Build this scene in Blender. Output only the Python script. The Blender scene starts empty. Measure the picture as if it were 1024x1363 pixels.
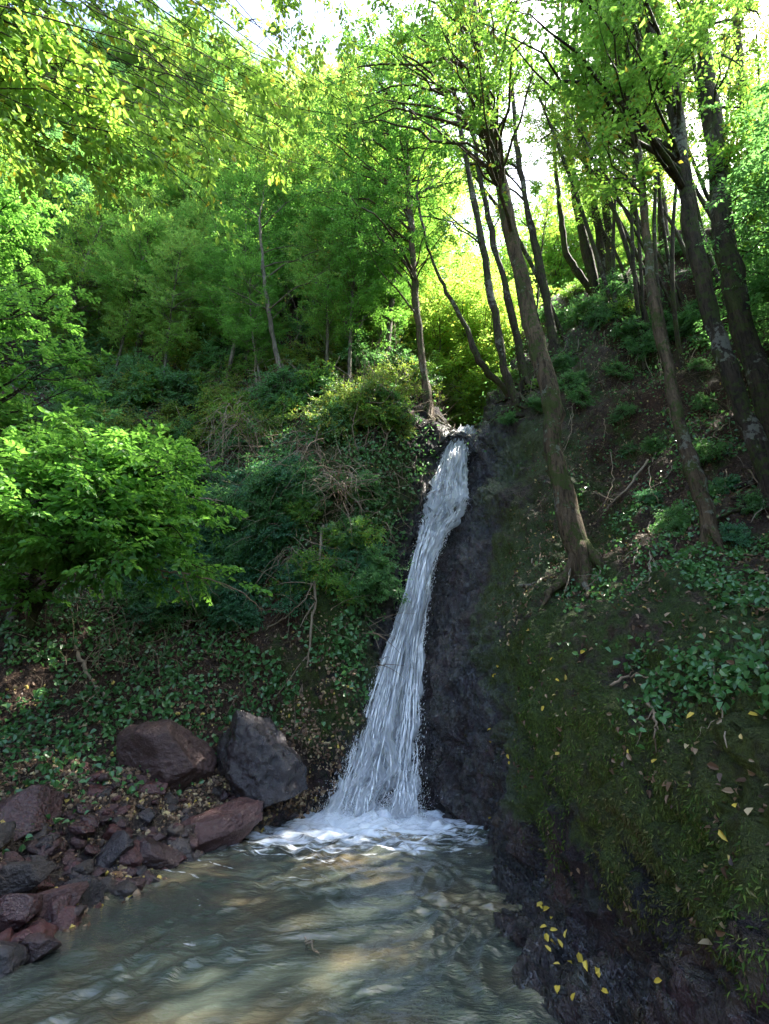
import bpy, math, random
import numpy as np
from mathutils import Vector
from mathutils.bvhtree import BVHTree

# ------------------------------------------------------------------ camera, world, sun
SC = bpy.context.scene
COL = SC.collection
CAM_Z, PITCH, FPX = 1.8, math.radians(18), 681.5
cam = bpy.data.objects.new('camera', bpy.data.cameras.new('camera'))
COL.objects.link(cam)
cam.location = (0, 0, CAM_Z)
cam.rotation_euler = (math.radians(90) + PITCH, 0, 0)
cam.data.sensor_fit = 'VERTICAL'
cam.data.angle = math.radians(90)
cam.data.clip_end = 2000
cam.data.clip_start = 0.05
SC.camera = cam

SUN = Vector((0.50, 0.25, 0.83)).normalized()
sun_el = math.asin(SUN.z)
sun_az = math.atan2(SUN.x, SUN.y)
w = bpy.data.worlds.new('World'); SC.world = w; w.use_nodes = True
nt = w.node_tree
sky = nt.nodes.new('ShaderNodeTexSky'); sky.sky_type = 'NISHITA'; sky.sun_disc = False
sky.sun_elevation = sun_el; sky.sun_rotation = sun_az
sky.dust_density = 2.5; sky.air_density = 1.0
bg = nt.nodes['Background']; bg.inputs['Strength'].default_value = 0.115
nt.links.new(sky.outputs[0], bg.inputs[0])
sl = bpy.data.lights.new('sun', 'SUN'); sl.energy = 5.0; sl.angle = math.radians(0.5); sl.color = (1.0, 0.93, 0.82)
so = bpy.data.objects.new('sun', sl); COL.objects.link(so)
so.rotation_euler = SUN.to_track_quat('Z', 'Y').to_euler(); so.location = (20, 15, 40)
SC.view_settings.view_transform = 'Standard'; SC.view_settings.look = 'None'
SC.view_settings.gamma = 1; SC.view_settings.exposure = 2.85
cy = SC.cycles
cy.max_bounces = 8; cy.diffuse_bounces = 4; cy.glossy_bounces = 3; cy.transmission_bounces = 5
cy.transparent_max_bounces = 12; cy.caustics_reflective = False; cy.caustics_refractive = False
cy.use_denoising = True; cy.sample_clamp_indirect = 12

SN = np.array(SUN)
rng = np.random.default_rng(7)
random.seed(7)

# ------------------------------------------------------------------ helpers
CP, SP = math.cos(PITCH), math.sin(PITCH)
def ray(px, py):
    dx, dy = (px - 512) / FPX, (681.5 - py) / FPX
    return np.array([dx, CP - dy * SP, SP + dy * CP])
def P(px, py, Y):
    d = ray(px, py); t = Y / d[1]
    return np.array([0, 0, CAM_Z]) + d * t
def W0(px, py, z=0.0):
    d = ray(px, py); t = (z - CAM_Z) / d[2]
    return np.array([0, 0, CAM_Z]) + d * t
def nrm(a):
    return a / np.maximum(np.linalg.norm(a, axis=-1, keepdims=True), 1e-9)

def _hash(ix, iy, iz, seed=0):
    h = (ix.astype(np.int64) * 374761393 + iy.astype(np.int64) * 668265263 + iz.astype(np.int64) * 1274126177 + seed * 974711) & 0xFFFFFFFF
    h = ((h ^ (h >> 13)) * 1274126177) & 0xFFFFFFFF
    h = (h ^ (h >> 16)) & 0xFFFFFF
    return h / float(0xFFFFFF)
def vnoise(p, seed=0):
    i = np.floor(p).astype(np.int64); f = p - i; f = f * f * f * (f * (f * 6 - 15) + 10)
    out = 0
    for dx in (0, 1):
        wx = f[:, 0] if dx else 1 - f[:, 0]
        for dy in (0, 1):
            wy = f[:, 1] if dy else 1 - f[:, 1]
            for dz in (0, 1):
                wz = f[:, 2] if dz else 1 - f[:, 2]
                out = out + wx * wy * wz * _hash(i[:, 0] + dx, i[:, 1] + dy, i[:, 2] + dz, seed)
    return out * 2 - 1
def fbm(p, octv=4, seed=0, gain=0.5):
    a, s, o = 1.0, 1.0, 0
    for k in range(octv):
        o = o + a * vnoise(p * s + 17.3 * k, seed + k); a *= gain; s *= 2.03
    return o
def worley(p, seed=0):
    i = np.floor(p).astype(np.int64)
    d1 = np.full(len(p), 9.0); d2 = np.full(len(p), 9.0)
    cid = np.zeros(len(p))
    for dx in (-1, 0, 1):
        for dy in (-1, 0, 1):
            for dz in (-1, 0, 1):
                cx, cy_, cz = i[:, 0] + dx, i[:, 1] + dy, i[:, 2] + dz
                q = np.stack([cx + _hash(cx, cy_, cz, seed), cy_ + _hash(cx, cy_, cz, seed + 1), cz + _hash(cx, cy_, cz, seed + 2)], 1)
                d = np.linalg.norm(q - p, axis=1)
                m = d < d1
                d2 = np.where(m, d1, np.minimum(d2, d)); cid = np.where(m, _hash(cx, cy_, cz, seed + 5), cid)
                d1 = np.where(m, d, d1)
    return d1, d2, cid

def make_mesh(name, V, F, mat=None, smooth=True, attrs=None, uv=None):
    V = np.ascontiguousarray(V, dtype=np.float32)
    me = bpy.data.meshes.new(name)
    if isinstance(F, tuple): parts = F
    else: parts = (F,)
    nl = sum(f.size for f in parts); nf = sum(len(f) for f in parts)
    me.vertices.add(len(V)); me.vertices.foreach_set('co', V.ravel())
    me.loops.add(nl); me.polygons.add(nf)
    li = np.concatenate([f.ravel() for f in parts]).astype(np.int32)
    tot = np.concatenate([np.full(len(f), f.shape[1], dtype=np.int32) for f in parts])
    st = np.concatenate([[0], np.cumsum(tot)[:-1]]).astype(np.int32)
    me.loops.foreach_set('vertex_index', li)
    me.polygons.foreach_set('loop_start', st)
    me.polygons.foreach_set('loop_total', tot)
    me.polygons.foreach_set('use_smooth', np.full(nf, smooth))
    me.update(calc_edges=True)
    if attrs:
        for k, a in attrs.items():
            at = me.attributes.new(k, 'FLOAT', 'POINT'); at.data.foreach_set('value', np.asarray(a, dtype=np.float32))
    if uv is not None:
        u = me.uv_layers.new(name='UVMap'); u.data.foreach_set('uv', np.asarray(uv, dtype=np.float32)[li].ravel())
    if mat: me.materials.append(mat)
    return me
def link(name, me, parent=None, loc=None):
    o = bpy.data.objects.new(name, me); COL.objects.link(o)
    if parent is not None: o.parent = parent
    if loc is not None: o.location = Vector(loc)
    return o
def tag(o, label=None, cat=None, group=None, kind=None):
    if label: o['label'] = label
    if cat: o['category'] = cat
    if group: o['group'] = group
    if kind: o['kind'] = kind
    return o
def empty(name, loc, label, cat, group=None, rot=(0, 0, 0), scale=1.0):
    o = bpy.data.objects.new(name, None); COL.objects.link(o)
    o.location = Vector(loc); o.rotation_euler = rot
    o.scale = (scale,) * 3 if np.isscalar(scale) else scale
    o.empty_display_size = 0.2
    return tag(o, label, cat, group)
def grid_faces(nu, nv):
    a = np.arange(nu * nv).reshape(nu, nv)
    return np.stack([a[:-1, :-1], a[1:, :-1], a[1:, 1:], a[:-1, 1:]], -1).reshape(-1, 4)
def catmull(C, k, axis=0):
    """resample control array along axis, k samples per span"""
    C = np.moveaxis(C, axis, 0); n = len(C)
    E = np.concatenate([[2 * C[0] - C[1]], C, [2 * C[-1] - C[-2]]])
    t = np.linspace(0, n - 1, (n - 1) * k + 1); i = np.minimum(t.astype(int), n - 2); f = (t - i)
    f = f.reshape((-1,) + (1,) * (C.ndim - 1))
    p0, p1, p2, p3 = E[i], E[i + 1], E[i + 2], E[i + 3]
    tn = 0.42
    m1 = (p2 - p0) * tn; m2 = (p3 - p1) * tn
    o = (2 * f**3 - 3 * f**2 + 1) * p1 + (f**3 - 2 * f**2 + f) * m1 + (-2 * f**3 + 3 * f**2) * p2 + (f**3 - f**2) * m2
    return np.moveaxis(o, 0, axis)

class MB:
    """collects arrays into one mesh"""
    def __init__(s): s.V = []; s.Q = []; s.T = []; s.n = 0; s.A = []
    def add(s, V, Q=None, T=None, a=None):
        V = np.asarray(V)
        if Q is not None: s.Q.append(np.asarray(Q) + s.n)
        if T is not None: s.T.append(np.asarray(T) + s.n)
        s.V.append(V); s.n += len(V)
        if a is not None: s.A.append(a)
    def tube(s, pts, rad, sides=8, rough=0.0, seed=0, cap=True):
        pts = np.asarray(pts, float); rad = np.asarray(rad, float); n = len(pts)
        t = nrm(np.gradient(pts, axis=0))
        ref = np.array([0, 1.0, 0.13]) if abs(t[0][1]) < 0.8 else np.array([1.0, 0, 0.1])
        b = nrm(np.cross(t, ref)); c = np.cross(b, t)
        ang = np.linspace(0, 2 * math.pi, sides, endpoint=False)
        R = rad[:, None] * np.ones((n, sides))
        ring = (np.cos(ang)[None, :, None] * b[:, None, :] + np.sin(ang)[None, :, None] * c[:, None, :])
        if rough > 0:
            q = pts[:, None, :] + ring * rad[:, None, None]
            R = R * (1 + rough * fbm((q * np.array([1, 1, 0.45]) / max(rad[0], .02) * 0.8).reshape(-1, 3), 3, seed).reshape(n, sides))
        V = pts[:, None, :] + ring * R[:, :, None]
        a = np.arange(n * sides).reshape(n, sides); a2 = np.roll(a, -1, 1)
        Q = np.stack([a[:-1], a2[:-1], a2[1:], a[1:]], -1).reshape(-1, 4)
        V = V.reshape(-1, 3)
        if cap:
            V = np.concatenate([V, pts[:1], pts[-1:]])
            m = n * sides
            T = np.concatenate([np.stack([a2[0], a[0], np.full(sides, m)], 1), np.stack([a[-1], a2[-1], np.full(sides, m + 1)], 1)])
            s.add(V, Q, T)
        else: s.add(V, Q)
    def leaves(s, p, d, nr, L, Wd, fold=0.25, curl=0.15, hi=True):
        """p base, d direction, nr normal, L length, Wd width"""
        d = nrm(d); nr = nrm(nr - d * np.sum(nr * d, 1, keepdims=True)); sd = np.cross(d, nr)
        L = np.asarray(L)[:, None]; Wd = np.asarray(Wd)[:, None]; n = len(p)
        tip = p + d * L - nr * L * curl
        if hi:
            up = nr * Wd * fold
            r1 = p + d * L * .26 + sd * Wd * .46 + up; r2 = p + d * L * .66 + sd * Wd * .40 + up * .7 - nr * L * curl * .4
            l1 = p + d * L * .26 - sd * Wd * .46 + up; l2 = p + d * L * .66 - sd * Wd * .40 + up * .7 - nr * L * curl * .4
            V = np.stack([p, r1, r2, tip, l2, l1], 1).reshape(-1, 3)
            k = np.arange(n)[:, None] * 6
            Q = np.concatenate([k + np.array([[0, 1, 2, 3]]), k + np.array([[0, 3, 4, 5]])])
        else:
            r = p + d * L * .42 + sd * Wd * .5 + nr * Wd * fold * .5; l = p + d * L * .42 - sd * Wd * .5 + nr * Wd * fold * .5
            V = np.stack([p, r, tip, l], 1).reshape(-1, 3)
            k = np.arange(n)[:, None] * 4
            Q = k + np.array([[0, 1, 2, 3]])
        s.add(V, Q)
    def mesh(s, name, mat, smooth=True):
        V = np.concatenate(s.V); F = []
        if s.Q: F.append(np.concatenate(s.Q))
        if s.T: F.append(np.concatenate(s.T))
        return make_mesh(name, V, tuple(F), mat, smooth)

# ------------------------------------------------------------------ materials
def newmat(name):
    m = bpy.data.materials.new(name); m.use_nodes = True
    n = m.node_tree.nodes; n.clear()
    o = n.new('ShaderNodeOutputMaterial')
    return m, m.node_tree, o
class NT:
    def __init__(s, nt): s.t = nt
    def n(s, typ, **kw):
        nd = s.t.nodes.new(typ)
        for k, v in kw.items(): setattr(nd, k, v)
        return nd
    def l(s, a, b): s.t.links.new(a, b)
    def noise(s, scale, detail=4, rough=.55, vec=None, dist=0.0):
        nd = s.n('ShaderNodeTexNoise'); nd.inputs['Scale'].default_value = scale
        nd.inputs['Detail'].default_value = detail; nd.inputs['Roughness'].default_value = rough
        nd.inputs['Distortion'].default_value = dist
        if vec is not None: s.l(vec, nd.inputs['Vector'])
        return nd.outputs['Fac']
    def voro(s, scale, vec=None, feature='F1', out='Distance'):
        nd = s.n('ShaderNodeTexVoronoi', feature=feature); nd.inputs['Scale'].default_value = scale
        if vec is not None: s.l(vec, nd.inputs['Vector'])
        return nd.outputs[out]
    def ramp(s, f, stops):
        nd = s.n('ShaderNodeValToRGB'); r = nd.color_ramp
        while len(r.elements) < len(stops): r.elements.new(0.5)
        for e, (p, c) in zip(r.elements, stops):
            e.position = p; e.color = (c, c, c, 1) if np.isscalar(c) else (*c, 1)
        s.l(f, nd.inputs[0]); return nd.outputs[0]
    def mix(s, f, a, b, mode='MIX'):
        nd = s.n('ShaderNodeMix', data_type='RGBA', blend_type=mode)
        for i, v in ((0, f), (6, a), (7, b)):
            if hasattr(v, 'links'): s.l(v, nd.inputs[i])
            elif i == 0: nd.inputs[0].default_value = v
            else: nd.inputs[i].default_value = (*v, 1)
        return nd.outputs[2]
    def math(s, op, a, b=0.0, clamp=False):
        nd = s.n('ShaderNodeMath', operation=op, use_clamp=clamp)
        for i, v in ((0, a), (1, b)):
            if hasattr(v, 'links'): s.l(v, nd.inputs[i])
            else: nd.inputs[i].default_value = v
        return nd.outputs[0]
    def attr(s, name):
        nd = s.n('ShaderNodeAttribute', attribute_name=name); return nd.outputs['Fac']
    def bump(s, h, strength=.5, dist=.05, normal=None):
        nd = s.n('ShaderNodeBump'); nd.inputs['Strength'].default_value = strength; nd.inputs['Distance'].default_value = dist
        s.l(h, nd.inputs['Height'])
        if normal is not None: s.l(normal, nd.inputs['Normal'])
        return nd.outputs[0]
    def pos(s):
        return s.n('ShaderNodeNewGeometry').outputs['Position']
    def objc(s):
        return s.n('ShaderNodeTexCoord').outputs['Object']
    def scalev(s, v, sc):
        nd = s.n('ShaderNodeMapping'); nd.inputs['Scale'].default_value = sc; s.l(v, nd.inputs['Vector']); return nd.outputs[0]
    def principled(s, col, rough=.6, spec=.5, normal=None, **kw):
        nd = s.n('ShaderNodeBsdfPrincipled')
        for k, v in (('Base Color', col), ('Roughness', rough), ('Specular IOR Level', spec)):
            if hasattr(v, 'links'): s.l(v, nd.inputs[k])
            elif k == 'Base Color': nd.inputs[k].default_value = (*v, 1)
            else: nd.inputs[k].default_value = v
        if normal is not None: s.l(normal, nd.inputs['Normal'])
        for k, v in kw.items():
            k = k.replace('_', ' ')
            if hasattr(v, 'links'): s.l(v, nd.inputs[k])
            else: nd.inputs[k].default_value = v
        return nd.outputs[0]

def leaf_mat(name, dark, light, trans, tw=.45, rough=.45, spec=.35, yellow=None, yfrac=.06):
    m, t, o = newmat(name); g = NT(t)
    rnd = g.n('ShaderNodeNewGeometry').outputs['Random Per Island']
    big = g.noise(.55, 2, .5, g.pos())
    base = g.mix(rnd, dark, light)
    base = g.mix(g.ramp(big, [(.35, 0.0), (.65, .55)]), base, tuple(.5 * (a + b) for a, b in zip(light, trans)))
    tr = g.mix(rnd, trans, tuple(min(1, c * 1.35) for c in trans))
    if yellow:
        f = g.ramp(g.math('FRACT', g.math('MULTIPLY', rnd, 37.7)), [(yfrac, 1.0), (yfrac + .01, 0.0)])
        base = g.mix(f, base, yellow); tr = g.mix(f, tr, yellow)
    pr = g.principled(base, rough, spec)
    tl = g.n('ShaderNodeBsdfTranslucent'); g.l(tr, tl.inputs[0])
    mx = g.n('ShaderNodeMixShader'); mx.inputs[0].default_value = tw
    g.l(pr, mx.inputs[1]); g.l(tl.outputs[0], mx.inputs[2]); g.l(mx.outputs[0], o.inputs[0])
    return m
YEL = (.55, .38, .05)
LM = {
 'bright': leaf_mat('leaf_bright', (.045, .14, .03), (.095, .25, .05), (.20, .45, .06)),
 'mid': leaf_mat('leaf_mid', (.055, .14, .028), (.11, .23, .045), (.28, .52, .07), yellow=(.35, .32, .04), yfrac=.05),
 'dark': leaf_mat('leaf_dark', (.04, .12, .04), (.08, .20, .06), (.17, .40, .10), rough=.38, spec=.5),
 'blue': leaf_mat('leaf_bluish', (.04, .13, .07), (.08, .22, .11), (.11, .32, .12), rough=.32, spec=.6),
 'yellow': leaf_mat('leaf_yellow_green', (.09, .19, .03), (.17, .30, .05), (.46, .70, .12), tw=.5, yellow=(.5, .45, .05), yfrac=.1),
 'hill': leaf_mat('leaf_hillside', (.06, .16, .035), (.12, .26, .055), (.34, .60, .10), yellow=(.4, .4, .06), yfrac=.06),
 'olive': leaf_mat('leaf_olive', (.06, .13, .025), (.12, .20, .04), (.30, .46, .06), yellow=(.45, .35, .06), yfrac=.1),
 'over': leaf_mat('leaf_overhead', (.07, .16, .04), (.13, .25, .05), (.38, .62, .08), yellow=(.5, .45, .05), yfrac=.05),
 'ivy': leaf_mat('leaf_ivy', (.04, .12, .04), (.085, .21, .07), (.12, .30, .07), tw=.25, rough=.32, spec=.6),
}
def litter_mat():
    m, t, o = newmat('dry_leaves'); g = NT(t)
    rnd = g.n('ShaderNodeNewGeometry').outputs['Random Per Island']
    c = g.ramp(rnd, [(0, (.05, .03, .02)), (.35, (.13, .07, .04)), (.6, (.24, .15, .09)), (.8, (.33, .24, .15)), (.93, (.45, .36, .2)), (1, (.5, .36, .06))])
    g.l(g.principled(c, .55, .4), o.inputs[0]); return m
MLIT = litter_mat()
def yl_mat():
    m, t, o = newmat('yellow_fallen_leaf'); g = NT(t)
    rnd = g.n('ShaderNodeNewGeometry').outputs['Random Per Island']
    c = g.ramp(rnd, [(0, (.45, .25, .03)), (.5, (.6, .42, .05)), (1, (.55, .5, .12))])
    g.l(g.principled(c, .5, .4), o.inputs[0]); return m
MYL = yl_mat()
def bark_mat(name, a, b, moss=.3):
    m, t, o = newmat(name); g = NT(t); p = g.pos()
    v = g.scalev(p, (9, 9, 2.2))
    n1 = g.noise(1.0, 6, .65, v, .3); n2 = g.noise(3.5, 5, .6, p); n3 = g.noise(1.3, 3, .5, p)
    n4 = g.noise(1.0, 5, .7, g.scalev(p, (30, 30, 4)), .5); n5 = g.noise(14, 4, .65, p)
    c = g.mix(g.ramp(n1, [(.35, 0.0), (.65, 1.0)]), a, b)
    c = g.mix(g.ramp(n4, [(.36, .85), (.5, 0.0)]), c, tuple(x * .3 for x in a))
    c = g.mix(g.ramp(g.math('ADD', g.math('MULTIPLY', n2, .6), g.math('MULTIPLY', n5, .4)), [(.5, 0.0), (.55, moss)]), c, (.05, .075, .015))
    c = g.mix(g.ramp(g.math('ADD', g.math('MULTIPLY', n3, .6), g.math('MULTIPLY', n5, .4)), [(.57, 0.0), (.6, .55)]), c, (.24, .24, .20))
    g.l(g.principled(c, .85, .2, g.bump(g.math('ADD', g.math('ADD', n1, g.math('MULTIPLY', n4, .8)), g.math('MULTIPLY', n5, .5)), 1.0, .05)), o.inputs[0]); return m
MBARK = bark_mat('bark_brown', (.05, .035, .022), (.16, .115, .07), .8)
MBARKD = bark_mat('bark_dark', (.025, .02, .016), (.08, .06, .04), .6)
MBARKL = bark_mat('bark_grey', (.09, .08, .06), (.22, .19, .14), .5)
def twig_mat():
    m, t, o = newmat('dead_wood'); g = NT(t); p = g.pos()
    n1 = g.noise(12, 4, .6, p); n2 = g.noise(1.2, 2, .5, p)
    c = g.mix(n1, (.10, .065, .04), (.30, .22, .15)); c = g.mix(g.ramp(n2, [(.4, 0.0), (.6, .5)]), c, (.34, .29, .22))
    g.l(g.principled(c, .8, .2, g.bump(n1, .5, .01)), o.inputs[0]); return m
MTWIG = twig_mat()

def terrain_mat():
    m, t, o = newmat('earth_rock_moss'); g = NT(t); p = g.pos()
    moss, wet, earth = g.attr('moss'), g.attr('wet'), g.attr('earth')
    n1 = g.noise(1.3, 5, .6, p); n2 = g.noise(6, 6, .65, p); n3 = g.noise(28, 5, .7, p); n4 = g.noise(.5, 3, .5, p)
    vo = g.voro(5, g.scalev(p, (1, 1, .55)), 'F1'); vo2 = g.voro(22, p)
    # rock
    rock = g.mix(g.ramp(n2, [(.3, 0.0), (.7, 1.0)]), (.011, .010, .012), (.05, .040, .041))
    rock = g.mix(g.ramp(n1, [(.45, 0.0), (.65, .6)]), rock, (.075, .042, .037))
    rock = g.mix(g.ramp(n3, [(.55, 0.0), (.75, .35)]), rock, (.15, .125, .12))
    # soil with fine litter
    soil = g.mix(g.ramp(n2, [(.3, 0.0), (.7, 1.0)]), (.025, .015, .010), (.105, .06, .04))
    soil = g.mix(g.ramp(vo2, [(.15, .5), (.4, 0.0)]), soil, (.26, .18, .12))
    c = g.mix(earth, rock, soil)
    rock = g.mix(g.ramp(g.attr('tone'), [(.25, .65), (.5, 0.0)]), rock, (.016, .016, .02))
    rock = g.mix(g.ramp(g.attr('tone'), [(.6, 0.0), (.8, .5)]), rock, (.10, .066, .056))
    wp = g.n('ShaderNodeVectorMath', operation='ADD'); nv_ = g.n('ShaderNodeTexNoise'); nv_.inputs['Scale'].default_value = 2.5; nv_.inputs['Detail'].default_value = 4
    g.l(p, nv_.inputs['Vector']); sc_ = g.n('ShaderNodeVectorMath', operation='SCALE'); sc_.inputs[3].default_value = .35; g.l(nv_.outputs['Color'], sc_.inputs[0])
    g.l(p, wp.inputs[0]); g.l(sc_.outputs[0], wp.inputs[1]); wv = wp.outputs[0]
    e1 = g.ramp(g.voro(3.2, g.scalev(wv, (1, 1, .5)), 'DISTANCE_TO_EDGE'), [(0.0, 0.0), (.05, 1.0)])
    e2 = g.ramp(g.voro(9.5, g.scalev(wv, (1, 1, .6)), 'DISTANCE_TO_EDGE'), [(0.0, .25), (.05, 1.0)])
    crk = g.math('MULTIPLY', e1, e2)
    blk = g.voro(9.5, g.scalev(wv, (1, 1, .6)), 'F1', 'Color')
    rock = g.mix(crk, (.006, .005, .006), rock)
    rock = g.mix(.22, rock, blk, 'OVERLAY')
    c = g.mix(earth, rock, soil)
    # moss
    mf = g.math('ADD', moss, g.math('MULTIPLY', g.math('SUBTRACT', g.math('ADD', g.math('MULTIPLY', n1, .6), g.math('MULTIPLY', n2, .4)), .5), 2.2))
    mf = g.ramp(mf, [(.42, 0.0), (.6, 1.0)])
    mc = g.mix(g.ramp(n3, [(.3, 0.0), (.7, 1.0)]), (.018, .034, .008), (.065, .11, .018))
    mc = g.mix(g.ramp(n4, [(.45, 0.0), (.6, .5)]), mc, (.07, .075, .02))
    c = g.mix(mf, c, mc)
    c = g.mix(g.math('MULTIPLY', wet, .55), c, g.mix(.6, c, (.012, .013, .02)))
    wn = g.math('MULTIPLY', wet, g.ramp(n2, [(.38, .75), (.6, 1.0)]))
    rough = g.math('SUBTRACT', .9, g.math('MULTIPLY', wn, .80))
    h = g.math('ADD', g.math('ADD', g.math('MULTIPLY', n2, .6), g.math('MULTIPLY', n3, .35)), g.math('MULTIPLY', vo, .4))
    h = g.math('ADD', h, g.math('MULTIPLY', g.math('MULTIPLY', crk, g.math('SUBTRACT', 1.0, earth)), .5))
    b = g.bump(h, 1.0, .12)
    b = g.bump(g.noise(38, 4, .65, g.scalev(p, (1, 1, .6))), 1.0, .11, b)
    g.l(g.principled(c, rough, g.math('ADD', .4, g.math('MULTIPLY', wn, .6)), b, Coat_Weight=g.math('MULTIPLY', wn, .8), Coat_Roughness=.03, Coat_IOR=1.55, Coat_Normal=b), o.inputs[0]); return m
def rock_mat(name, a, b, wet=.5, red=0.0):
    m, t, o = newmat(name); g = NT(t); p = g.pos()
    oi = g.n('ShaderNodeObjectInfo').outputs['Random']
    n1 = g.noise(4, 6, .65, p, .4); n2 = g.noise(22, 5, .7, p); n3 = g.noise(1.5, 3, .5, p)
    c = g.mix(g.ramp(n1, [(.3, 0.0), (.7, 1.0)]), a, b)
    c = g.mix(g.math('MULTIPLY', oi, .3), c, (.12, .095, .08))
    c = g.mix(g.ramp(g.math('FRACT', g.math('MULTIPLY', oi, 7.3)), [(.45, 0.0), (.65, .6 + red)]), c, (.15, .035, .03))
    c = g.mix(g.ramp(n2, [(.55, 0.0), (.72, .4)]), c, (.3, .26, .24))
    if wet > .3: c = g.mix(.45, c, (.01, .01, .014))
    rg = g.ramp(n1, [(.35, .75 - wet * .6), (.65, .9 - wet * .5)])
    h = g.math('ADD', n1, g.math('MULTIPLY', n2, .35))
    bb = g.bump(g.noise(45, 4, .65, p), .7, .03, g.bump(h, .8, .05))
    g.l(g.principled(c, rg, .7, bb, Coat_Weight=max(0, wet - .5), Coat_Roughness=.12, Coat_IOR=1.5, Coat_Normal=bb), o.inputs[0]); return m
MTER = terrain_mat()
MROCKW = rock_mat('rock_wet', (.012, .008, .011), (.060, .036, .042), .95)
MROCKD = rock_mat('rock_dry', (.035, .024, .019), (.12, .085, .065), .5)
MROCKR = rock_mat('rock_red', (.045, .014, .014), (.13, .04, .036), .8, .4)
def water_mat():
    m, t, o = newmat('murky_water'); g = NT(t); p = g.pos()
    foam = g.attr('foam')
    n1 = g.noise(1.1, 3, .5, p); v = g.scalev(p, (3.4, 8.5, 1))
    n2 = g.noise(1.4, 6, .62, v, .8); n3 = g.noise(9, 4, .6, p)
    c = g.mix(g.ramp(n1, [(.45, 0.0), (.7, 1.0)]), (.062, .076, .062), (.125, .098, .055))
    ff = g.math('ADD', foam, g.math('MULTIPLY', g.math('SUBTRACT', n2, .5), 1.5))
    ff = g.ramp(ff, [(.42, 0.0), (.72, 1.0)])
    c = g.mix(ff, c, (.74, .79, .86))
    rg = g.math('ADD', .05, g.math('MULTIPLY', ff, .5))
    b = g.bump(g.noise(1, 4, .6, g.scalev(p, (14, 34, 1)), .6), .5, .02)
    g.l(g.principled(c, rg, .8, b, IOR=1.33, Coat_Weight=1.0, Coat_Roughness=.04, Coat_IOR=1.7, Coat_Normal=b), o.inputs[0]); return m
def fall_mat():
    m, t, o = newmat('falling_water'); g = NT(t)
    uvn = g.n('ShaderNodeTexCoord').outputs['UV']
    s1 = g.noise(1, 6, .68, g.scalev(uvn, (20, 6, 1)), .6)
    s2 = g.noise(1, 5, .7, g.scalev(uvn, (75, 26, 1)), .3)
    s3 = g.noise(1, 3, .5, g.scalev(uvn, (6, 9, 1)), .5)
    dens = g.attr('dens')
    f = g.math('ADD', g.math('MULTIPLY', s1, .55), g.math('ADD', g.math('MULTIPLY', s2, .3), g.math('MULTIPLY', s3, .25)))
    f = g.math('ADD', g.math('SUBTRACT', f, .55), dens)
    a = g.ramp(f, [(.38, 0.0), (.62, 1.0)])
    col = g.mix(g.ramp(g.math('ADD', g.math('MULTIPLY', s1, .5), g.math('MULTIPLY', s2, .5)), [(.35, 0.0), (.62, 1.0)]), (.78, .83, .90), (.97, .98, 1.0))
    pr = g.principled(col, .3, .6, g.bump(g.math('ADD', s1, s2), 1.0, .09))
    tl = g.n('ShaderNodeBsdfTranslucent'); tl.inputs[0].default_value = (.75, .84, .95, 1)
    mx = g.n('ShaderNodeMixShader'); mx.inputs[0].default_value = .22; g.l(pr, mx.inputs[1]); g.l(tl.outputs[0], mx.inputs[2])
    tp = g.n('ShaderNodeBsdfTransparent'); m2 = g.n('ShaderNodeMixShader')
    g.l(a, m2.inputs[0]); g.l(tp.outputs[0], m2.inputs[1]); g.l(mx.outputs[0], m2.inputs[2]); g.l(m2.outputs[0], o.inputs[0])
    return m
MWATER, MFALL = water_mat(), fall_mat()
def drop_mat():
    m, t, o = newmat('water_drops'); g = NT(t)
    g.l(g.principled((.93, .95, .98), .25, .6), o.inputs[0]); return m
MDROP = drop_mat()

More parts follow.
